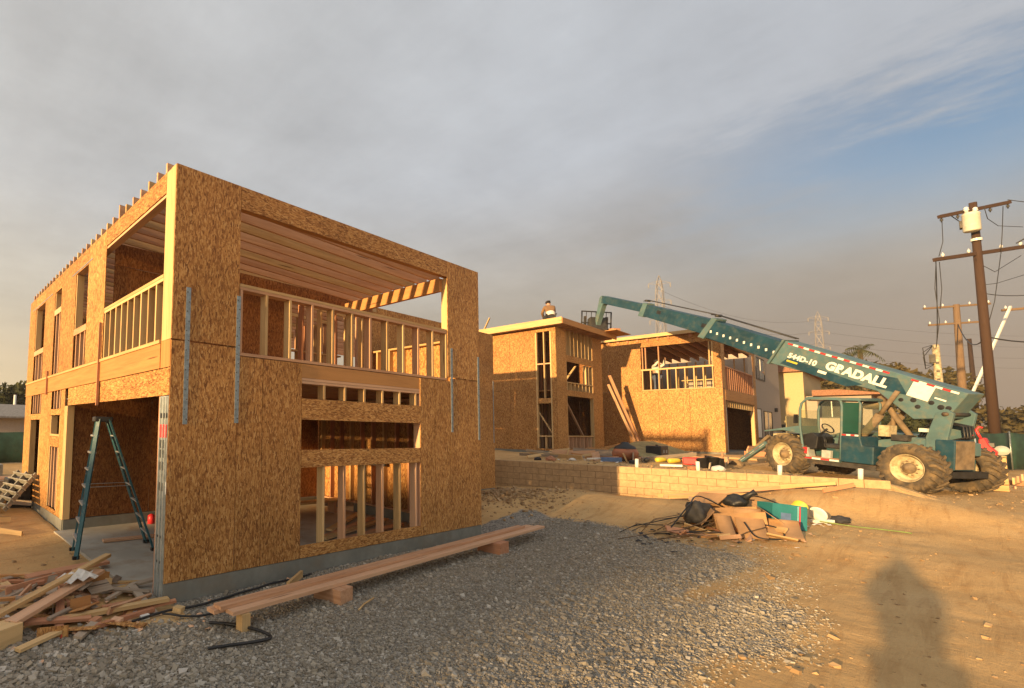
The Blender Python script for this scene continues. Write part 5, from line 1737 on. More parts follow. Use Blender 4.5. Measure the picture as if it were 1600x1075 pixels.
rubbish()
def litter(name, pts, mat, smin, smax, seed, label):
    g = np.random.default_rng(seed)
    V, F = [], []
    for (cx, cy, sx, sy, n) in pts:
        x = g.normal(cx, sx, n); y = g.normal(cy, sy, n); z = ground_z(x, y) + .01
        for k in range(n):
            s = g.uniform(smin, smax); a = g.uniform(0, 6.28); o = len(V)
            for (u, v) in ((-1, -.6), (.1, -.8), (1, -.4), (.8, .6), (0, .9), (-.9, .5)):
                u *= g.uniform(.6, 1.1); v *= g.uniform(.5, 1.1)
                V.append((x[k] + s * (u * math.cos(a) - v * math.sin(a)), y[k] + s * (u * math.sin(a) + v * math.cos(a)), z[k] + g.uniform(0, s * .7)))
            V.append((x[k], y[k], z[k] + s * .5))
            F += [(o + i, o + (i + 1) % 6, o + 6) for i in range(6)]
    o = mesh_obj(name, V, F, mat)
    m = o.modifiers.new('t', 'SOLIDIFY'); m.thickness = .002
    tag(o, label, 'litter', kind='stuff')
litter('paper_litter', [(11.0, -3.2, .8, .5, 34), (-1.0, .4, .5, .5, 16), (17.5, 1.8, 1.6, 1.2, 30), (12.6, -3.9, .4, .3, 12)], 'paper', .02, .07, 1, 'small pale paper and plastic scraps around the heaps')
litter('dark_litter', [(10.6, -2.9, .8, .5, 50), (18.5, .3, 1.8, 1.2, 30), (9.8, -2.3, .6, .4, 20)], 'cloth_dark', .02, .08, 2, 'small dark plastic scraps around the heaps')
litter('wood_litter', [(-.9, .5, .7, .7, 120), (10.5, -3.1, .7, .5, 60), (-.2, -.5, .4, .2, 15), (3.5, 2.2, 1.5, 1, 40), (26, -7.2, 1.2, .5, 40)], 'fir', .015, .05, 3, 'wood chips and splinters around the lumber heaps')

# ------------------------------------------------------------------ clutter on the raised pad
def pad_clutter():
    r = random.Random(21)
    def bucket(x, y, rad, h, m, lab, lid=None):
        o = lathe('bucket', [(0, 0), (rad * .85, 0), (rad, h), (rad * 1.05, h), (rad * 1.05, h + .02), (rad * .96, h + .02), (rad * .8, .02), (0, .02)], m, None, 20, loc=gpt(x, y, .0))
        tag(o, lab, 'bucket')
        return o
    # orange kettle-shaped tank with a black dome
    o = lathe('orange_drum', [(0, 0), (.26, 0), (.38, .12), (.40, .28), (.33, .42), (.0, .44)], 'orange_plastic', None, 24, loc=gpt(18.2, 1.15, .02))
    tag(o, 'rusty orange drum with a black lid on the raised pad', 'drum')
    lathe('lid', [(.34, .42), (.30, .50), (.16, .58), (.10, .66), (0, .67)], 'black_plastic', o, 20)
    o = fbox('black_case', (20.6, 21.5), (.75, 1.25), (gz(21, 1) + .0, gz(21, 1) + .52), 'black_plastic', bev=.04); tag(o, 'black two-part plastic case on the raised pad', 'case')
    fbox('latch', (-.2, -.1), (-.262, -.245), (-.02, .10), 'grey_plastic', o); fbox('latch', (.12, .22), (-.262, -.245), (-.02, .10), 'grey_plastic', o)
    fbox('handle', (-.1, .1), (-.02, .02), (.262, .30), 'black_plastic', o)
    def bottle(x, y, m, lab, yaw):
        o = lathe('gas_bottle', [(0, -.22), (.06, -.21), (.08, -.18), (.08, .15), (.06, .2), (.02, .21), (.02, .25), (0, .25)], m, None, 16, loc=gpt(x, y, .09)); o.rotation_euler = (R(88), 0, yaw); tag(o, lab, 'bottle')
    bottle(18.35, .15, 'yellow_plastic', 'yellow gas bottle lying on the pad above the lit wall', R(70))
    bottle(18.0, .45, 'black_plastic', 'black bottle lying beside the yellow gas bottle', R(100))
    bottle(18.6, -.15, 'yellow_plastic', 'second yellow bottle lying right of the first on the pad', R(60))
    o = fbox('red_case', (18.7, 19.3), (-.75, -.35), (gz(19, -.5), gz(19, -.5) + .24), 'red_plastic', bev=.03); tag(o, 'red tool case between the bottles and the black buckets', 'case')
    fbox('handle', (-.1, .1), (-.215, -.2), (-.02, .05), 'black_plastic', o)
    for k in range(5):
        x, y = 18.1 + .16 * k, -1.05 - .16 * (k % 3)
        o = bucket(x, y, .15, .30 + .06 * (k % 2), 'black_plastic', ('black bucket at the left of the cluster above the wall', 'black bucket second in the cluster above the wall', 'tallest black bucket in the cluster above the wall', 'black bucket behind the front ones in the cluster', 'black bucket at the right of the cluster above the wall')[k])
        o.rotation_euler = (r.uniform(-.3, .3), r.uniform(-.3, .3), 0)
    o = bar('orange_cone', gpt(18.9, -1.35, 0), gpt(18.9, -1.35, .55), .04, .04, 'orange_plastic'); tag(o, 'thin orange marker standing by the black buckets', 'marker')
    # tarp over a low heap
    V, F = [], []
    n = 17
    for i in range(n):
        for j in range(n):
            u, v = i / (n - 1) - .5, j / (n - 1) - .5
            x, y = 22.6 + u * 5.2, 1.9 + v * 2.6
            z = gz(x, y) + .02 + .52 * max(0, 1 - (2.1 * u) ** 2) * max(0, 1 - (2.0 * v) ** 2) + r.uniform(0, .05) + .05 * math.sin(9 * u + 5 * v)
            V.append((x, y, z))
    for i in range(n - 1):
        for j in range(n - 1):
            F.append((i * n + j, (i + 1) * n + j, (i + 1) * n + j + 1, i * n + j + 1))
    o = mesh_obj('tarp', V, F, 'tarp', None, True); m = o.modifiers.new('t', 'SOLIDIFY'); m.thickness = .01
    tag(o, 'olive tarp draped over a low heap in front of the houses', 'tarp')
    # loose sheets and boards
    for k in range(34):
        x, y = r.uniform(16.2, 19.4), r.uniform(.9, 3.9)
        if k > 20: x, y = r.uniform(17.5, 25.5), r.uniform(-1.6, 2.6)
        c = gpt(x, y, .04 + r.uniform(0, .12)); yaw = r.choice((.1, .5, 1.2, 2.6)) + r.gauss(0, .3)
        L = r.uniform(.3, 1.3)
        v = Vector((math.cos(yaw), math.sin(yaw), r.gauss(0, .06))) * L
        mm = r.choice(('fir', 'pine', 'weathered_wood', 'weathered_wood', 'laminated'))
        o = bar('loose_board', c - v, c + v, r.choice((.09, .14, .3)), .035, mm, None, math.pi / 2 + r.gauss(0, .2))
        tag(o, ('long ' if L > .8 else 'short ') + TONE[mm] + ' loose board on the raised pad ' + ('behind the shaded wall' if x < 19.4 and y > .9 else 'before the right house' if x > 21.5 else 'behind the lit wall'), 'lumber', 'boards scattered on the raised pad')
    o = fbox('plywood_sheet', (20.0, 22.4), (2.5, 3.7), (gz(21, 3) + .10, gz(21, 3) + .125), 'laminated'); o.rotation_euler = (R(6), R(-4), R(8)); tag(o, 'plywood sheet lying before the middle house', 'sheet')
    o = fbox('plywood_sheet', (21.5, 24.0), (2.2, 3.3), (gz(22, 3) + .26, gz(22, 3) + .285), 'osb_level'); o.rotation_euler = (R(9), R(-7), R(-8)); tag(o, 'pale OSB sheet tilted on the heap before the middle house', 'sheet')
    o = bar('blue_tube', gpt(16.6, 1.35, .10), gpt(16.9, .85, .10), .16, .14, 'blue_plastic'); tag(o, 'blue plastic package lying behind the shaded wall', 'package')
    o = bar('white_tube', gpt(16.5, 1.75, .08), gpt(16.8, 1.25, .14), .12, .05, 'white_paint'); tag(o, 'white strip lying beside the blue package', 'scrap')
    o = bar('white_tube', gpt(16.4, -.35, .06), gpt(16.6, -.85, .08), .10, .06, 'white_paint'); tag(o, 'white strip lying just behind the lit wall', 'scrap')
    for k, (x, y, s) in enumerate(((15.6, 3.0, .12), (15.7, 2.6, .16), (16.2, 2.1, .1), (17.0, .55, .12), (16.4, -1.15, .14), (16.6, -1.7, .16))):
        bm = bmesh.new(); bmesh.ops.create_icosphere(bm, subdivisions=2, radius=s)
        for v in bm.verts: v.co = Vector((v.co.x * 1.3, v.co.y, max(v.co.z, -s * .4) * .7)) * r.uniform(.85, 1.15)
        me = bpy.data.meshes.new('rubble_lump'); bm.to_mesh(me); bm.free(); me.materials.append(MATS[('cloth_dark', 'fir_red', 'paper')[k % 3]] if True else None)
        o = link('rubble_lump', me, None, gpt(x, y, s * .3)); tag(o, ('dark', 'reddish', 'pale')[k % 3] + (' lump of debris behind the shaded end of the block wall' if y > .5 else ' lump of debris behind the lit part of the block wall'), 'debris', 'debris along the block wall')
    # boards leaning in the gap between the houses
    o = bar('leaning_board', (26.75, 3.2, 1.05), (25.15, 3.95, 4.75), .14, .04, 'fir'); tag(o, 'pinkish board leaning in the gap between the framed houses', 'lumber', 'boards leaning between the houses')
    o = bar('leaning_board', (26.45, 3.25, 1.05), (25.05, 3.98, 4.3), .12, .04, 'fir'); tag(o, 'paler second board leaning in the gap between the framed houses', 'lumber', 'boards leaning between the houses')
    o = bar('leaning_board', (27.25, 3.25, 1.05), (25.6, 4.05, 4.6), .07, .04, 'fir_red'); tag(o, 'thin dark board leaning right of the two pale ones', 'lumber', 'boards leaning between the houses')
    # board stack before the garage of the right house
    for k in range(4):
        z = gz(29, -1) + .22 + .045 * k
        o = bar('stacked_board', (27.2 + .1 * k, -.55, z), (30.8, -1.05 + .05 * k, z), .3, .04, ('fir', 'fir_red')[k % 2], None, math.pi / 2); tag(o, 'board in the flat stack before the right garage opening', 'lumber', 'boards stacked before the right garage')
    for x in (27.6, 30.2):
        o = fbox('timber_block', (x - .1, x + .1), (-1.1, -.4), (gz(x, -.8) - .02, gz(x, -.8) + .195), 'fir_red'); tag(o, 'timber block under the ' + ('left' if x < 29 else 'right') + ' end of the board stack before the garage', 'block')
pad_clutter()

# ------------------------------------------------------------------ right edge: red machine on a crate, lumber
def right_edge():
    b = gpt(23.9, -6.42)
    H = empty('crate', b, 'pale wooden crate behind the rear wheel of the telehandler', 'crate')
    for k in range(5):
        fbox('board', (-.35, .35), (-.35, -.33), (.02 + .2 * k, .2 + .2 * k), 'pine', H); fbox('board', (-.372, -.352), (-.35, .35), (.02 + .2 * k, .2 + .2 * k), 'pine', H)
        fbox('board', (-.35, .35), (.33, .35), (.02 + .2 * k, .2 + .2 * k), 'pine', H); fbox('board', (.352, .372), (-.35, .35), (.02 + .2 * k, .2 + .2 * k), 'pine', H)
    fbox('lid', (-.375, .375), (-.355, .355), (1.025, 1.05), 'pine', H)
    b2 = b + Vector((0, 0, 1.052))
    M = empty('cutoff_machine', b2, 'bright red power machine with a grey wheel standing on the crate at right', 'machine')
    prism('body', [(-.05, .0), (.22, .0), (.25, .12), (.12, .30), (.05, .55), (-.06, .50), (-.08, .2)], -.16, .16, 'red_plastic', M, axis='X', bev=.02).rotation_euler = (0, 0, R(170))
    tube('handle', [(0, .03, .5), (.02, .08, .66), (.02, .11, .78), (.02, .05, .88), (.02, -.01, .84)], .03, 'red_plastic', M, 8)
    tube('handle', [(-.12, .2, .62), (.14, .2, .62)], .03, 'red_label', M, 8)
    fbox('engine', (-.1, .1), (-.2, -.02), (.24, .40), 'black_plastic', M, bev=.02)
    lathe('cutting_wheel', [(0, -.03), (.14, -.03), (.15, 0), (.14, .03), (0, .03)], 'grey_plastic', M, 20, 'X', loc=(0, -.30, .16))
    for k in range(7):
        p0 = gpt(26.5 + .3 * k, -7.0 - .10 * k, .16 + .05 * (k % 3)); p1 = gpt(34 + .5 * k, -8.4 - .12 * k, .22 + .05 * (k % 3))
        o = bar('stacked_board', p0, p1, .22, .045, ('pine', 'fir', 'fir')[k % 3], None, math.pi / 2); tag(o, ('first', 'second', 'third', 'fourth', 'fifth', 'sixth', 'seventh')[k] + ' board from the left in the lumber stack at the right edge', 'lumber', 'lumber stack at right edge')
    for x, y in ((27.3, -7.2), (30.5, -7.9)):
        o = fbox('timber_block', (x - .1, x + .1), (y - .5, y + .5), (gz(x, y) - .03, gz(x, y) + .14), 'fir_red'); tag(o, 'dark block under the ' + ('near' if x < 29 else 'far') + ' end of the right-hand lumber stack', 'block')
    r = random.Random(4)
    for k in range(12):
        x, y = 25.0 + r.uniform(-1.0, 3), -7.2 + r.uniform(-.8, .5)
        c = gpt(x, y, .03); yaw = r.uniform(0, 3.1); v = Vector((math.cos(yaw), math.sin(yaw), 0)) * r.uniform(.08, .3)
        o = bar('wood_chip', c - v, c + v, .09, .03, r.choice(('pine', 'pine', 'fir')), None, math.pi / 2); tag(o, 'pale wood scrap on the dirt at the right edge', 'lumber', 'wood scraps at right edge')
right_edge()
# ------------------------------------------------------------------ vegetation
def leaf_cloud(n, centres, radii, size, seed, flat=.9):
    g = np.random.default_rng(seed)
    c = np.asarray(centres, float); rd = np.asarray(radii, float)
    idx = g.integers(0, len(c), n)
    d = g.normal(size=(n, 3)); d /= np.linalg.norm(d, axis=1)[:, None]
    rr = g.random(n) ** .45
    p = c[idx] + d * rr[:, None] * rd[idx] * np.array([1, 1, flat])
    a = g.normal(size=(n, 3)); a /= np.linalg.norm(a, axis=1)[:, None]
    b = np.cross(a, g.normal(size=(n, 3))); b /= np.linalg.norm(b, axis=1)[:, None]
    s = size * g.uniform(.55, 1.35, n)[:, None]
    v = np.stack([p - a * s, p + b * s * .5, p + a * s, p - b * s * .5], 1)
    return v.reshape(-1, 3), np.arange(n * 4).reshape(-1, 4)

def raw_mesh(name, V, F, mat, parent):
    me = bpy.data.meshes.new(name)
    me.vertices.add(len(V)); me.vertices.foreach_set('co', np.asarray(V, np.float32).ravel())
    me.loops.add(F.size); me.loops.foreach_set('vertex_index', F.astype(np.int32).ravel())
    me.polygons.add(len(F)); me.polygons.foreach_set('loop_start', np.arange(0, F.size, F.shape[1], dtype=np.int32))
    me.update(calc_edges=True)
    me.materials.append(MATS[mat])
    return link(name, me, parent)

def tree(name, x, y, h, r, label, mat='leaf_olive', n=2600, size=.3, seed=1, trunk=.35, z=None, squash=.75, group=None, cat='tree'):
    base = Vector((x, y, gz(x, y) if z is None else z))
    H = empty(name, base, label, cat, group)
    g = random.Random(seed)
    th = h * trunk
    tube('trunk', [(0, 0, -.2), (g.uniform(-.1, .1), g.uniform(-.1, .1), th * .6), (g.uniform(-.2, .2), g.uniform(-.2, .2), th + .2 * h)], [.05 * r + .08, .04 * r + .06, .02 * r + .03], 'bark', H, 8)
    cs, rs = [], []
    for k in range(14):
        a = g.uniform(0, 6.28); q = g.random() ** .5 * r * .72; hz = th + (h - th) * g.uniform(.12, .88)
        rad = r * g.uniform(.28, .48)
        cs.append((q * math.cos(a), q * math.sin(a), hz)); rs.append((rad, rad, rad * squash))
        if k < 5:
            tube('limb', [(0, 0, th * .7), (q * .5 * math.cos(a), q * .5 * math.sin(a), (th + hz) / 2), cs[-1]], [.03 * r + .03, .02 * r + .02, .01], 'bark', H, 6)
    V, F = leaf_cloud(n, cs, rs, size, seed)
    raw_mesh('crown', V, F, mat, H)
    return H

TG = 'trees beyond the site on the right'
tree('broadleaf_tree', 87.5, 2.2, 9.8, 3.8, 'rounded olive tree showing just above the boom, left of the palm', 'leaf_olive', 2400, .34, 2, group=TG)
tree('broadleaf_tree', 84, -2.2, 9.9, 3.0, 'small olive tree beside the palm above the boom', 'leaf_olive', 1800, .32, 8, group=TG)
tree('broadleaf_tree', 95.5, -4.3, 9.8, 4.2, 'wide olive tree behind the pale pole stub', 'leaf_olive', 2600, .36, 3, group=TG)
tree('broadleaf_tree', 90, -6.6, 8.3, 3.4, 'olive tree between the pale stub and the tall brown pole', 'leaf_olive', 1700, .34, 4, group=TG)
tree('broadleaf_tree', 79, -6.0, 5.2, 2.6, 'low scrubby tree behind the rear end of the boom', 'leaf_olive', 2000, .28, 5, trunk=.15, group=TG)
tree('broadleaf_tree', 100, -11.5, 5.6, 4.2, 'low wide tree right of the tall brown pole', 'leaf_olive', 1700, .36, 6, trunk=.15, group=TG)
tree('broadleaf_tree', 76, -2.8, 4.0, 2.6, 'low bush seen through the telehandler between cab and boom', 'leaf_dark', 2000, .26, 12, trunk=.1, group=TG)
tree('broadleaf_tree', 62, -5.0, 3.3, 2.0, 'dark bush above the green fence behind the lift cylinders', 'leaf_dark', 2000, .2, 14, trunk=.1, group=TG)
tree('broadleaf_tree', 112, -16, 7.5, 5.0, 'wide scrubby tree at the right edge near the horizon', 'leaf_olive', 2400, .4, 15, trunk=.1, group=TG)
for k, (x, y, h, r) in enumerate(((5.0, 46, 5.6, 2.6), (2.6, 50, 6.0, 3.2), (.2, 43, 4.0, 2.2), (8, 52, 5.4, 3))):
    tree('broadleaf_tree', x, y, h, r, ('dark tree over the roofs at the far left edge', 'second dark tree just behind at the far left edge', 'low dark bush at the far left picture edge', 'dark tree mostly hidden behind the far corner of the house')[k], 'leaf_dark', 1800, .28, 20 + k, trunk=.2, group='trees at far left')
# trees across the street behind the photographer: their long evening shadow lies on the gravel
tree('street_tree', -70, -3.7, 11.9, 3.3, 'tall dense street tree outside the left of the view, shading the gravel', 'leaf_dark', 3400, .30, 31, trunk=.5, squash=.9)
tree('street_tree', -71, .2, 11.5, 3.0, 'second street tree outside the left of the view, shading the house corner', 'leaf_dark', 9000, .30, 32, trunk=.5, squash=.9)
tree('street_tree', -72, 4.2, 10.5, 3.2, 'lower street tree outside the left of the view, shading the far left ground', 'leaf_dark', 8000, .30, 33, trunk=.4, squash=.85)

def palm(x, y, h, label):
    base = Vector((x, y, gz(x, y)))
    H = empty('palm_tree', base, label, 'tree')
    tube('trunk', [(0, 0, -.2), (.1, 0, h * .5), (0, .1, h)], [.28, .22, .2], 'bark', H, 10)
    g = random.Random(3)
    for k in range(26):
        a = 2 * math.pi * k / 26 + g.uniform(-.1, .1); e = g.uniform(-.5, 1.1); L = g.uniform(1.4, 2.0)
        V, F = [], []
        P = []
        for i in range(9):
            t = i / 8
            rr = L * t * math.cos(e) * (1 - .12 * t); zz = L * (t * math.sin(e) - .55 * t * t)
            P.append(Vector((rr * math.cos(a), rr * math.sin(a), h + zz)))
        sd = Vector((-math.sin(a), math.cos(a), 0))
        for i in range(8):
            for s in (-1, 1):
                o = len(V); w = .42 * (1 - abs(i / 8 - .4))
                V += [P[i], P[i].lerp(P[i + 1], .6), P[i + 1] + sd * s * w + Vector((0, 0, -.22))]
                F.append((o, o + 1, o + 2))
        mesh_obj('frond', V, F, 'leaf_palm', H)
    return H
palm(82.6, -1.05, 10.9, 'feathery palm tree rising above the boom in the distance')
palm(83.6, -.1, 10.3, 'second palm tree just left of the first above the boom')

# hills far behind on the right
def hills():
    V, F = [], []
    n = 90
    for j, (d, hh) in enumerate(((330, 0), (420, 10), (560, 19), (760, 23), (900, 0))):
        for i in range(n):
            a = R(-20 + 110 * i / (n - 1))
            k = .55 + .6 * math.sin(i * .31 + 1) * .35 + .3 * math.sin(i * .11 + j) + .12 * math.sin(i * .9 + 2 * j)
            a2 = -math.radians(30) + a * 1.0
            V.append((d * math.cos(a2), d * math.sin(a2), hh * max(.2, k) - 1))
    for j in range(4):
        for i in range(n - 1):
            F.append((j * n + i, j * n + i + 1, (j + 1) * n + i + 1, (j + 1) * n + i))
    o = mesh_obj('hills', V, F, 'hill_scrub', None, True)
    tag(o, kind='structure')
hills()

# ------------------------------------------------------------------ poles and wires
def insul(parent, p, down=True, name='insulator'):
    s = -1 if down else 1
    o = lathe(name, [(0, 0), (.03, 0), (.03, .05 * s), (.07, .07 * s), (.03, .09 * s), (.065, .13 * s), (.03, .15 * s), (.02, .22 * s), (0, .22 * s)], 'porcelain' if not down else 'dark_steel', parent, 10)
    o.location = p
    return o

def main_pole():
    b = Vector((40.15, -7.30, gz(40.1, -7.3) - .2)); tp = Vector((38.58, -7.22, 13.45))
    H = empty('utility_pole', b, 'tall dark wooden utility pole with two crossarms and a pale transformer', 'utility pole')
    tube('pole', [(0, 0, 0), (tp - b) * .5, tp - b], [.19, .16, .125], 'pole_wood', H, 14)
    def L(p): return Vector(p) - b
    bar('crossarm', L((37.28, -6.20, 12.72)), L((40.02, -8.30, 13.50)), .13, .16, 'pole_wood', H)
    bar('crossarm', L((37.23, -5.96, 10.62)), L((41.4, -9.15, 11.48)), .14, .17, 'pole_wood', H)
    t = lathe('transformer', [(0, 0), (.24, 0), (.27, .04), (.27, .80), (.29, .83), (.24, .92), (0, .95)], 'transformer_grey', H, 24)
    t.location = L((38.25, -7.12, 11.95))
    for dx, dy in ((-.18, .12), (.16, -.14)):
        lathe('bushing', [(0, .92), (.06, .92), (.06, 1.02), (.10, 1.05), (.06, 1.09), (.09, 1.13), (.04, 1.2), (0, 1.2)], 'porcelain', t, 12).location = (dx, dy, 0)
    fbox('bracket', (-.08, .3), (.2, .34), (.25, .6), 'dark_steel', t)
    lathe('band', [(.175, 0), (.178, .12)], 'porcelain', H, 14).location = L((38.72, -7.23, 11.55))
    for f in (.03, .26, .72, .97):
        p = Vector((37.28, -6.20, 12.72)).lerp(Vector((40.02, -8.30, 13.50)), f)
        insul(H, L(p) + Vector((0, 0, -.08)), True)
    for f in (.08, .32, .62, .8):
        p = Vector((37.23, -5.96, 10.62)).lerp(Vector((41.4, -9.15, 11.48)), f)
        insul(H, L(p) + Vector((0, 0, .08)), False)
    bar('brace', L((38.1, -6.55, 12.9)), L((38.72, -7.15, 12.1)), .03, .02, 'dark_steel', H)
    # drop leads on the pole
    def lead(pts, r=.014): tube('lead', [L(p) for p in pts], r, 'wire', H, 5)
    lead([(37.42, -6.28, 12.7), (37.42, -6.25, 11.5), (37.45, -6.1, 10.8)]); lead([(37.35, -6.0, 10.55), (37.2, -5.9, 9.2), (37.35, -5.95, 7.6), (37.1, -5.8, 6.4)])
    lead([(37.55, -6.1, 10.55), (37.6, -6.1, 9.2), (37.4, -6.0, 8.2)]); lead([(39.8, -8.1, 13.3), (39.6, -8.0, 12.0), (39.5, -7.9, 10.9)])
    lead([(38.3, -7.5, 13.1), (38.9, -7.6, 12.6), (39.5, -7.9, 12.3), (40.2, -8.6, 12.2)]); lead([(39.6, -7.9, 10.9), (39.4, -7.6, 8.6), (39.2, -7.3, 7.2)])
    lead([(39.0, -7.35, 9.4), (39.6, -7.7, 9.5), (40.9, -8.6, 10.0)]); lead([(38.8, -7.2, 10.5), (39.7, -7.7, 10.1), (40.6, -8.5, 10.9)])
    return H
main_pole()

def simple_pole(x, y, zt, r, label, m='pole_wood_pale', arms=(), lean=(0, 0), group='utility poles behind the site'):
    b = Vector((x, y, gz(x, y) - .2))
    H = empty('utility_pole', b, label, 'utility pole', group)
    t = Vector((x + lean[0], y + lean[1], zt)) - b
    tube('pole', [(0, 0, 0), t * .5, t], [r * 1.25, r * 1.1, r * .85], m, H, 10)
    for (dz, L, ax) in arms:
        c = t * ((t.z - dz) / t.z)
        a = Vector((ax[0], ax[1], .04)).normalized() * (L / 2)
        bar('crossarm', c - a, c + a, .12, .14, m, H)
        for f in (-.95, -.4, .4, .95):
            insul(H, c + a * f + Vector((0, 0, .07)), False)
    return H
ARM = (.55, -.83)
simple_pole(66.3, -7.0, 12.9, .20, 'orange-brown utility pole with two crossarms behind the boom end', arms=((.15, 3.9, ARM), (1.55, 3.4, ARM)), lean=(-.7, -.1))
p3 = simple_pole(48.0, -5.85, 7.65, .17, 'pale painted pole stub with number marks behind the boom', 'rim_cream', lean=(-.35, .02))
for k in range(7):
    x = -.35 * (3.2 + .5 * k) / 7.4 - .185 + .006 * k
    fbox('mark', (x - .012, x + .012), (-.06, .07), (3.2 + .5 * k, 3.32 + .5 * k), 'dark_steel', p3)
for k in range(3):
    tube('lead', [(-.3, .1, 7.4), (-.9 - .15 * k, .5, 7.2 - .3 * k), (-.8, .45, 6.3 - .2 * k), (-.35, .1, 6.2)], .02, 'wire', p3, 5)
fbox('switch_box', (-.55, -.2), (.05, .3), (6.3, 6.8), 'dark_steel', p3)
simple_pole(102, -8.7, 14.2, .20, 'thin dark distant utility pole beside the tall one', 'pole_wood', lean=(-1.2, .1))
p5 = simple_pole(56, -11.6, 12.0, .2, 'utility pole just outside the right edge whose long crossarm enters the view', 'pole_wood_pale', arms=((1.5, 6.8, (.45, -.9)),))
bar('strut', (-1.4, 2.7, 10.2), (-5.6, 4.6, 4.2), .10, .10, 'white_paint', p5)
p6 = simple_pole(3.35, 33, 3.9, .10, 'short pale pole at the far left behind the house', 'white_paint', group=None)

def wire(a, b, sag, r, label):
    P = []
    a, b = Vector(a), Vector(b)
    for i in range(17):
        t = i / 16
        p = a.lerp(b, t); p.z -= sag * 4 * t * (1 - t)
        P.append(p)
    o = tube('overhead_wire', P, r, 'wire', None, 5)
    tag(o, label, 'wire', 'overhead wires')
wire((39.9, -8.25, 13.6), (75, -30, 15), 1.0, .018, 'overhead wire leaving the upper crossarm of the tall pole to the right')
wire((40.4, -8.4, 11.5), (44, -13, 16.5), .3, .03, 'thick wire rising steeply from the lower crossarm to the right edge')
wire((39.1, -7.3, 9.0), (46, -12.5, 12.4), 1.2, .02, 'slack wire from the tall pole to the right edge')
wire((39.6, -7.35, 6.9), (47, -12.6, 9.4), 1.1, .035, 'heavy low cable sagging from the tall pole to the right edge')
wire((65.7, -7.1, 11.3), (39.6, -7.3, 7.0), 1.0, .03, 'low cable between the orange-brown pole and the tall pole')
wire((37.3, -6.0, 10.7), (47.7, -5.85, 7.5), .8, .018, 'wire from the lower crossarm down to the pale pole stub')
for k, z in enumerate((46, 41.5, 37, 33)):
    wire((178.9, 42.6, z), (277.5, 19.4, z + 1.2), 4.5, .035, ('highest', 'second highest', 'third highest', 'lowest')[k] + ' power line between the two lattice towers')
    wire((277.5, 19.4, z + 1.2), (420, -70, z + 4), 5, .04, ('highest', 'second highest', 'third highest', 'lowest')[k] + ' power line leaving the right lattice tower')
for k in range(3):
    wire((-40, 150 + 3 * k, 13 - 2.2 * k), (120, 150, 14 - 2.2 * k), 2, .05, ('upper', 'middle', 'lower')[k] + ' distant wire low in the sky at far left')

def lattice_tower(x, y, zt, w, label):
    b = Vector((x, y, gz(x, y)))
    H = empty('transmission_tower', b, label, 'tower', 'lattice towers on the skyline')
    h = zt - b.z
    lv = [0, .25, .45, .6, .72, .82, .9, .96, 1.0]
    ww = [w, w * .74, w * .55, w * .42, w * .36, w * .33, w * .31, w * .2, .05]
    dirs = [(-1, -1), (1, -1), (1, 1), (-1, 1)]
    r = .075
    def P(i, k): return Vector((dirs[k][0] * ww[i] / 2, dirs[k][1] * ww[i] / 2, lv[i] * h))
    for k in range(4):
        tube('leg', [P(i, k) for i in range(len(lv))], r, 'tower_steel', H, 4)
    parts = []
    for i in range(len(lv) - 1):
        for k in range(4):
            k2 = (k + 1) % 4
            parts.append(tube_data([P(i, k), P(i + 1, k2)], r * .6, 4)); parts.append(tube_data([P(i, k2), P(i + 1, k)], r * .6, 4)); parts.append(tube_data([P(i, k), P(i, k2)], r * .6, 4))
    joined('lattice', parts, 'tower_steel', H)
    for f in (.72, .84, .95):
        z = f * h; L = w * .55
        for s in (-1, 1):
            parts = [tube_data([(0, 0, z + .9), (s * L * .55, -s * L * .8, z)], r * .7, 4), tube_data([(0, 0, z - .4), (s * L * .55, -s * L * .8, z)], r * .7, 4)]
            joined('crossarm', parts, 'tower_steel', H)
            lathe('insulator', [(0, 0), (.12, -.1), (.12, -1.3), (0, -1.4)], 'tower_steel', H, 6, loc=(s * L * .55, -s * L * .8, z))
    return H
lattice_tower(178.9, 42.6, 50.5, 5.2, 'lattice transmission tower rising behind the right framed house')
lattice_tower(277.5, 19.4, 50.5, 5.6, 'fainter lattice transmission tower behind the boom')
# ------------------------------------------------------------------ people
def hand(parent, wrist, fwd, side, nrm, s=1.0, curl=.5, mat='skin', flip=1):
    """palm with four fingers and a thumb, grown as one skin mesh from the wrist"""
    w = Vector(wrist); f = Vector(fwd).normalized(); sd = Vector(side).normalized() * flip; n = Vector(nrm).normalized()
    V = [w, w + f * .045 * s]; E = [(0, 1)]; Rr = [(.026 * s, .020 * s), (.036 * s, .017 * s)]
    for k, (o, L) in enumerate(((-.030, .070), (-.010, .080), (.010, .074), (.029, .056))):
        b = w + f * .085 * s + sd * o * s
        m = b + (f * math.cos(curl * .6) + n * math.sin(curl * .6)) * L * .5 * s
        e = m + (f * math.cos(curl * 1.8) + n * math.sin(curl * 1.8)) * L * .5 * s
        i = len(V); V += [b, m, e]; E += [(1, i), (i, i + 1), (i + 1, i + 2)]; Rr += [.0095 * s, .0085 * s, .0075 * s]
    b = w + f * .03 * s - sd * .036 * s
    m = b + (f * .7 - sd * .6 + n * .2).normalized() * .038 * s
    e = m + (f * .9 - sd * .1 + n * .4).normalized() * .030 * s
    i = len(V); V += [b, m, e]; E += [(1, i), (i, i + 1), (i + 1, i + 2)]; Rr += [.012 * s, .0105 * s, .009 * s]
    return skin_mesh('hand', [tuple(v) for v in V], E, Rr, mat, parent, 1)

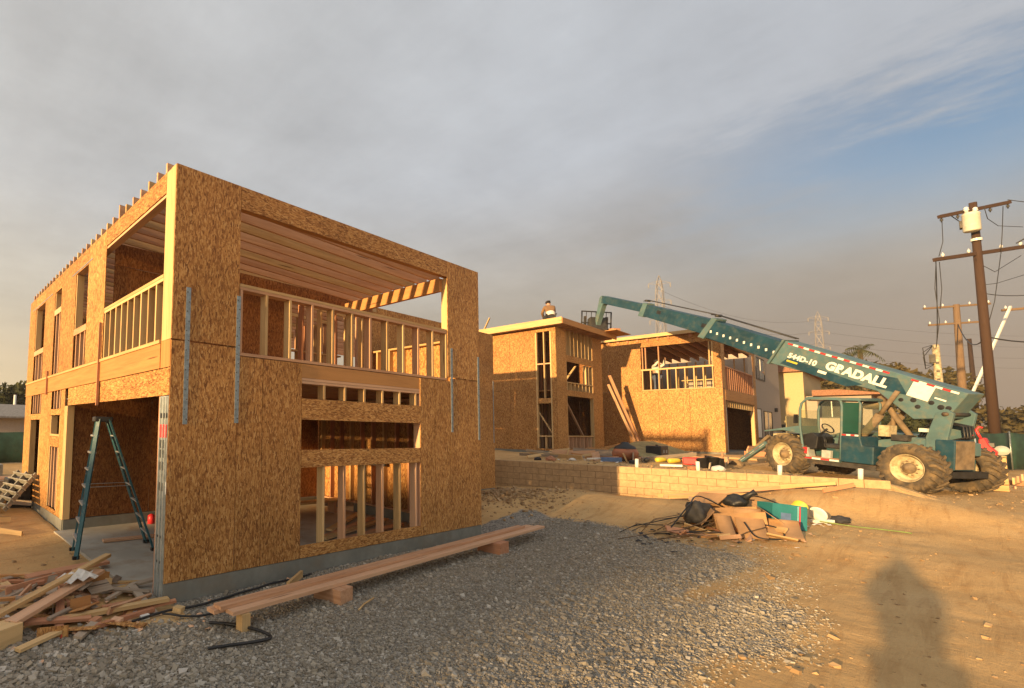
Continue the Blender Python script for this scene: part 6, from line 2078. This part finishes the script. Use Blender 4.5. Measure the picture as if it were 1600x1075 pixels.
def figure(name, base, yaw, J, label, cols, hat=None, group=None, bulk=.016):
    """J: joint dict in local metres, +Y is the way the person faces"""
    H = empty(name, base, label, 'person', group)
    H.rotation_euler = (0, 0, yaw)
    g = lambda k: tuple(J[k])
    mid = lambda a, b, t=.5: tuple(Vector(J[a]).lerp(Vector(J[b]), t))
    # continuous body
    names = ['pelvis', 'waist', 'chest', 'neck', 'head0', 'head1', 'shl', 'ell', 'wrl', 'shr', 'elr', 'wrr', 'hipl', 'knl', 'anl', 'tol', 'hipr', 'knr', 'anr', 'tor']
    rad = dict(pelvis=.145, waist=.135, chest=.155, neck=.058, head0=.082, head1=.092, shl=.070, ell=.047, wrl=.032, shr=.070, elr=.047, wrr=.032, hipl=.10, knl=.062, anl=.042, tol=.038, hipr=.10, knr=.062, anr=.042, tor=.038)
    ed = [('pelvis', 'waist'), ('waist', 'chest'), ('chest', 'neck'), ('neck', 'head0'), ('head0', 'head1'), ('chest', 'shl'), ('shl', 'ell'), ('ell', 'wrl'), ('chest', 'shr'), ('shr', 'elr'), ('elr', 'wrr'),
          ('pelvis', 'hipl'), ('hipl', 'knl'), ('knl', 'anl'), ('anl', 'tol'), ('pelvis', 'hipr'), ('hipr', 'knr'), ('knr', 'anr'), ('anr', 'tor')]
    ix = {n: i for i, n in enumerate(names)}
    skin_mesh('body', [g(n) for n in names], [(ix[a], ix[b]) for a, b in ed], [rad[n] for n in names], 'skin', H, 2)
    def cloth(part, ns, es, grow, m):
        ii = {n: i for i, n in enumerate(ns)}
        skin_mesh(part, [g(n) if n in J else n for n in ns], [(ii[a], ii[b]) for a, b in es], [rad[n] + grow for n in ns], m, H, 2)
    cloth('top', ['chest', 'waist', 'pelvis', 'neck', 'shl', 'ell', 'wrl', 'shr', 'elr', 'wrr'], [('chest', 'waist'), ('waist', 'pelvis'), ('chest', 'neck'), ('chest', 'shl'), ('shl', 'ell'), ('ell', 'wrl'), ('chest', 'shr'), ('shr', 'elr'), ('elr', 'wrr')], bulk, cols[0])
    cloth('trousers', ['pelvis', 'hipl', 'knl', 'anl', 'hipr', 'knr', 'anr'], [('pelvis', 'hipl'), ('hipl', 'knl'), ('knl', 'anl'), ('pelvis', 'hipr'), ('hipr', 'knr'), ('knr', 'anr')], bulk * .9, cols[1])
    for s in 'lr':
        a, t = Vector(J['an' + s]), Vector(J['to' + s])
        skin_mesh('shoe', [tuple(a), tuple(a.lerp(t, .55)), tuple(t)], [(0, 1), (1, 2)], [.052, .05, .042], 'bark', H, 2)
        e, w = Vector(J['el' + s]), Vector(J['wr' + s])
        f = (w - e).normalized(); sd = f.cross(Vector((0, 0, 1)));
        sd = sd.normalized() if sd.length > .05 else Vector((1, 0, 0))
        hand(H, w, f, sd, sd.cross(f), 1.0, .6, flip=1 if s == 'l' else -1)
    h0, h1 = Vector(J['head0']), Vector(J['head1'])
    upv = (h1 - h0).normalized(); fwd = (Vector((0, 1, 0)) - upv * upv.y).normalized(); sdv = fwd.cross(upv)
    c = h0.lerp(h1, .55)
    skin_mesh('nose', [tuple(c + fwd * .085 + upv * .01), tuple(c + fwd * .112 - upv * .012)], [(0, 1)], [.012, .013], 'skin', H, 1)
    for s in (-1, 1):
        o = lathe('eye', [(0, -.01), (.011, -.006), (.013, 0), (.011, .006), (0, .01)], 'cloth_dark', H, 8); o.location = c + fwd * .088 + sdv * .032 * s + upv * .028
        o = lathe('ear', [(0, -.008), (.022, -.008), (.028, 0), (.022, .008), (0, .008)], 'skin', H, 10, 'X'); o.location = c + sdv * .098 * s
    o = lathe('mouth', [(0, -.004), (.02, -.003), (.02, .003), (0, .004)], 'red_label', H, 8); o.location = c + fwd * .085 - upv * .045
    hair = [tuple(h0.lerp(h1, .75) - fwd * .028), tuple(h1 + upv * .03 - fwd * .015)]
    skin_mesh('hair', hair, [(0, 1)], [.095, .085], 'cloth_dark', H, 2)
    if hat:
        q = lathe('cap', [(.108, 0), (.108, .04), (.09, .085), (.05, .105), (0, .11)], hat, H, 18)
        q.location = h1 + upv * .02; q.rotation_mode = 'QUATERNION'; q.rotation_quaternion = upv.to_track_quat('Z', 'Y')
        b = prism('cap_brim', [(-.075, .07), (-.06, .17), (0, .195), (.06, .17), (.075, .07)], 0, .01, hat, q, axis='Z')
    return H

def stand():
    return dict(pelvis=(0, 0, .95), waist=(0, .01, 1.10), chest=(0, .0, 1.32), neck=(0, .01, 1.50), head0=(0, .03, 1.59), head1=(0, .035, 1.66),
        shl=(-.19, 0, 1.42), ell=(-.24, .03, 1.13), wrl=(-.25, .14, .90), shr=(.19, 0, 1.42), elr=(.24, .03, 1.13), wrr=(.25, .14, .90),
        hipl=(-.10, 0, .90), knl=(-.11, .03, .49), anl=(-.12, 0, .08), tol=(-.13, .15, .03), hipr=(.10, 0, .90), knr=(.11, .03, .49), anr=(.12, 0, .08), tor=(.13, .15, .03))

# man crouching on the roof of the middle house, facing right along the roof edge
J = dict(pelvis=(0, -.08, .40), waist=(0, -.03, .54), chest=(0, .08, .74), neck=(0, .17, .89), head0=(0, .22, .97), head1=(0, .25, 1.04),
    shl=(-.19, .10, .82), ell=(-.25, .26, .60), wrl=(-.16, .44, .46), shr=(.19, .10, .82), elr=(.25, .26, .60), wrr=(.16, .44, .46),
    hipl=(-.11, -.05, .36), knl=(-.17, .33, .42), anl=(-.15, .06, .08), tol=(-.16, .20, .03), hipr=(.11, -.05, .36), knr=(.17, .33, .40), anr=(.15, .02, .08), tor=(.16, .17, .03))
f = figure('person', (20.35, 4.55, 6.712), R(-50), J, 'person in a brown top crouching on the edge of the flat roof', ('jacket_brown', 'cloth_dark'), 'cloth_dark')
o = lathe('tool_belt', [(.165, -.09), (.185, -.05), (.185, .06), (.165, .10)], 'cloth_white', f, 18); o.location = (0, -.06, .47); o.rotation_euler = (R(-20), 0, 0)

# man behind the balcony rail of the right house, arms raised to the ceiling
J = stand(); J.update(ell=(-.26, .18, 1.50), wrl=(-.18, .30, 1.72), elr=(.26, .18, 1.46), wrr=(.18, .32, 1.66))
figure('person', (28.75, 3.02, 4.01), R(150), J, 'person in a white shirt and dark cap behind the balcony rail of the right house', ('cloth_white', 'denim'), 'cloth_dark')

# the photographer: stands behind the camera, phone held up; only the shadow falls into the picture
def photographer():
    back = Vector((fw.x, fw.y, 0)).normalized()
    back = Vector((math.cos(R(12)), math.sin(R(12)), 0))
    p = Vector((CAM.x, CAM.y, 0)) - back * .40
    gz0 = gz(p.x, p.y)
    J = stand()
    top = CAM.z - gz0
    J = {k: (v[0] * 1.06, v[1], v[2] * 1.13) for k, v in J.items()}
    J.update(ell=(-.25, .20, 1.48), wrl=(-.045, .33, top - .21), elr=(.25, .20, 1.48), wrr=(.045, .33, top - .21), anl=(-.18, 0, .08), tol=(-.21, .15, .03), anr=(.18, 0, .08), tor=(.21, .15, .03))
    yaw = math.atan2(-back.x, back.y)
    figure('person', (p.x, p.y, gz0), yaw, J, 'person holding up a phone, standing behind the viewpoint, whose shadow falls on the dirt', ('jacket_brown', 'denim'), 'cloth_dark', bulk=.07)
    c = CAM - fw * .035
    o = link('phone', box_mesh(.15, .073, .008, 'black_plastic', .002), None, c)
    o.rotation_mode = 'QUATERNION'
    o.rotation_quaternion = Matrix(((rt.x, up.x, -fw.x), (rt.y, up.y, -fw.y), (rt.z, up.z, -fw.z))).to_quaternion()
    tag(o, 'phone held up in both hands behind the viewpoint', 'phone')
photographer()

# ------------------------------------------------------------------ smoke haze in the air
def haze():
    V, F = box_data((-90, 720), (-260, 420), (-3.5, 60))
    me = bpy.data.meshes.new('haze'); me.from_pydata(V, [], F); me.update()
    bm = bmesh.new(); bm.from_mesh(me); bmesh.ops.recalc_face_normals(bm, faces=bm.faces); bm.to_mesh(me); bm.free()
    m = bpy.data.materials.new('haze'); m.use_nodes = True
    t = m.node_tree; t.nodes.clear()
    v = N(t, 'ShaderNodeVolumePrincipled')
    v.inputs['Color'].default_value = (0.78, 0.73, 0.68, 1)
    v.inputs['Density'].default_value = 0.0007
    v.inputs['Anisotropy'].default_value = 0.2
    o = N(t, 'ShaderNodeOutputMaterial')
    t.links.new(v.outputs[0], o.inputs['Volume'])
    me.materials.append(m)
    ob = link('haze', me)
    tag(ob, 'thin brown smoke haze filling the air over the whole site', 'haze', kind='stuff')
haze()
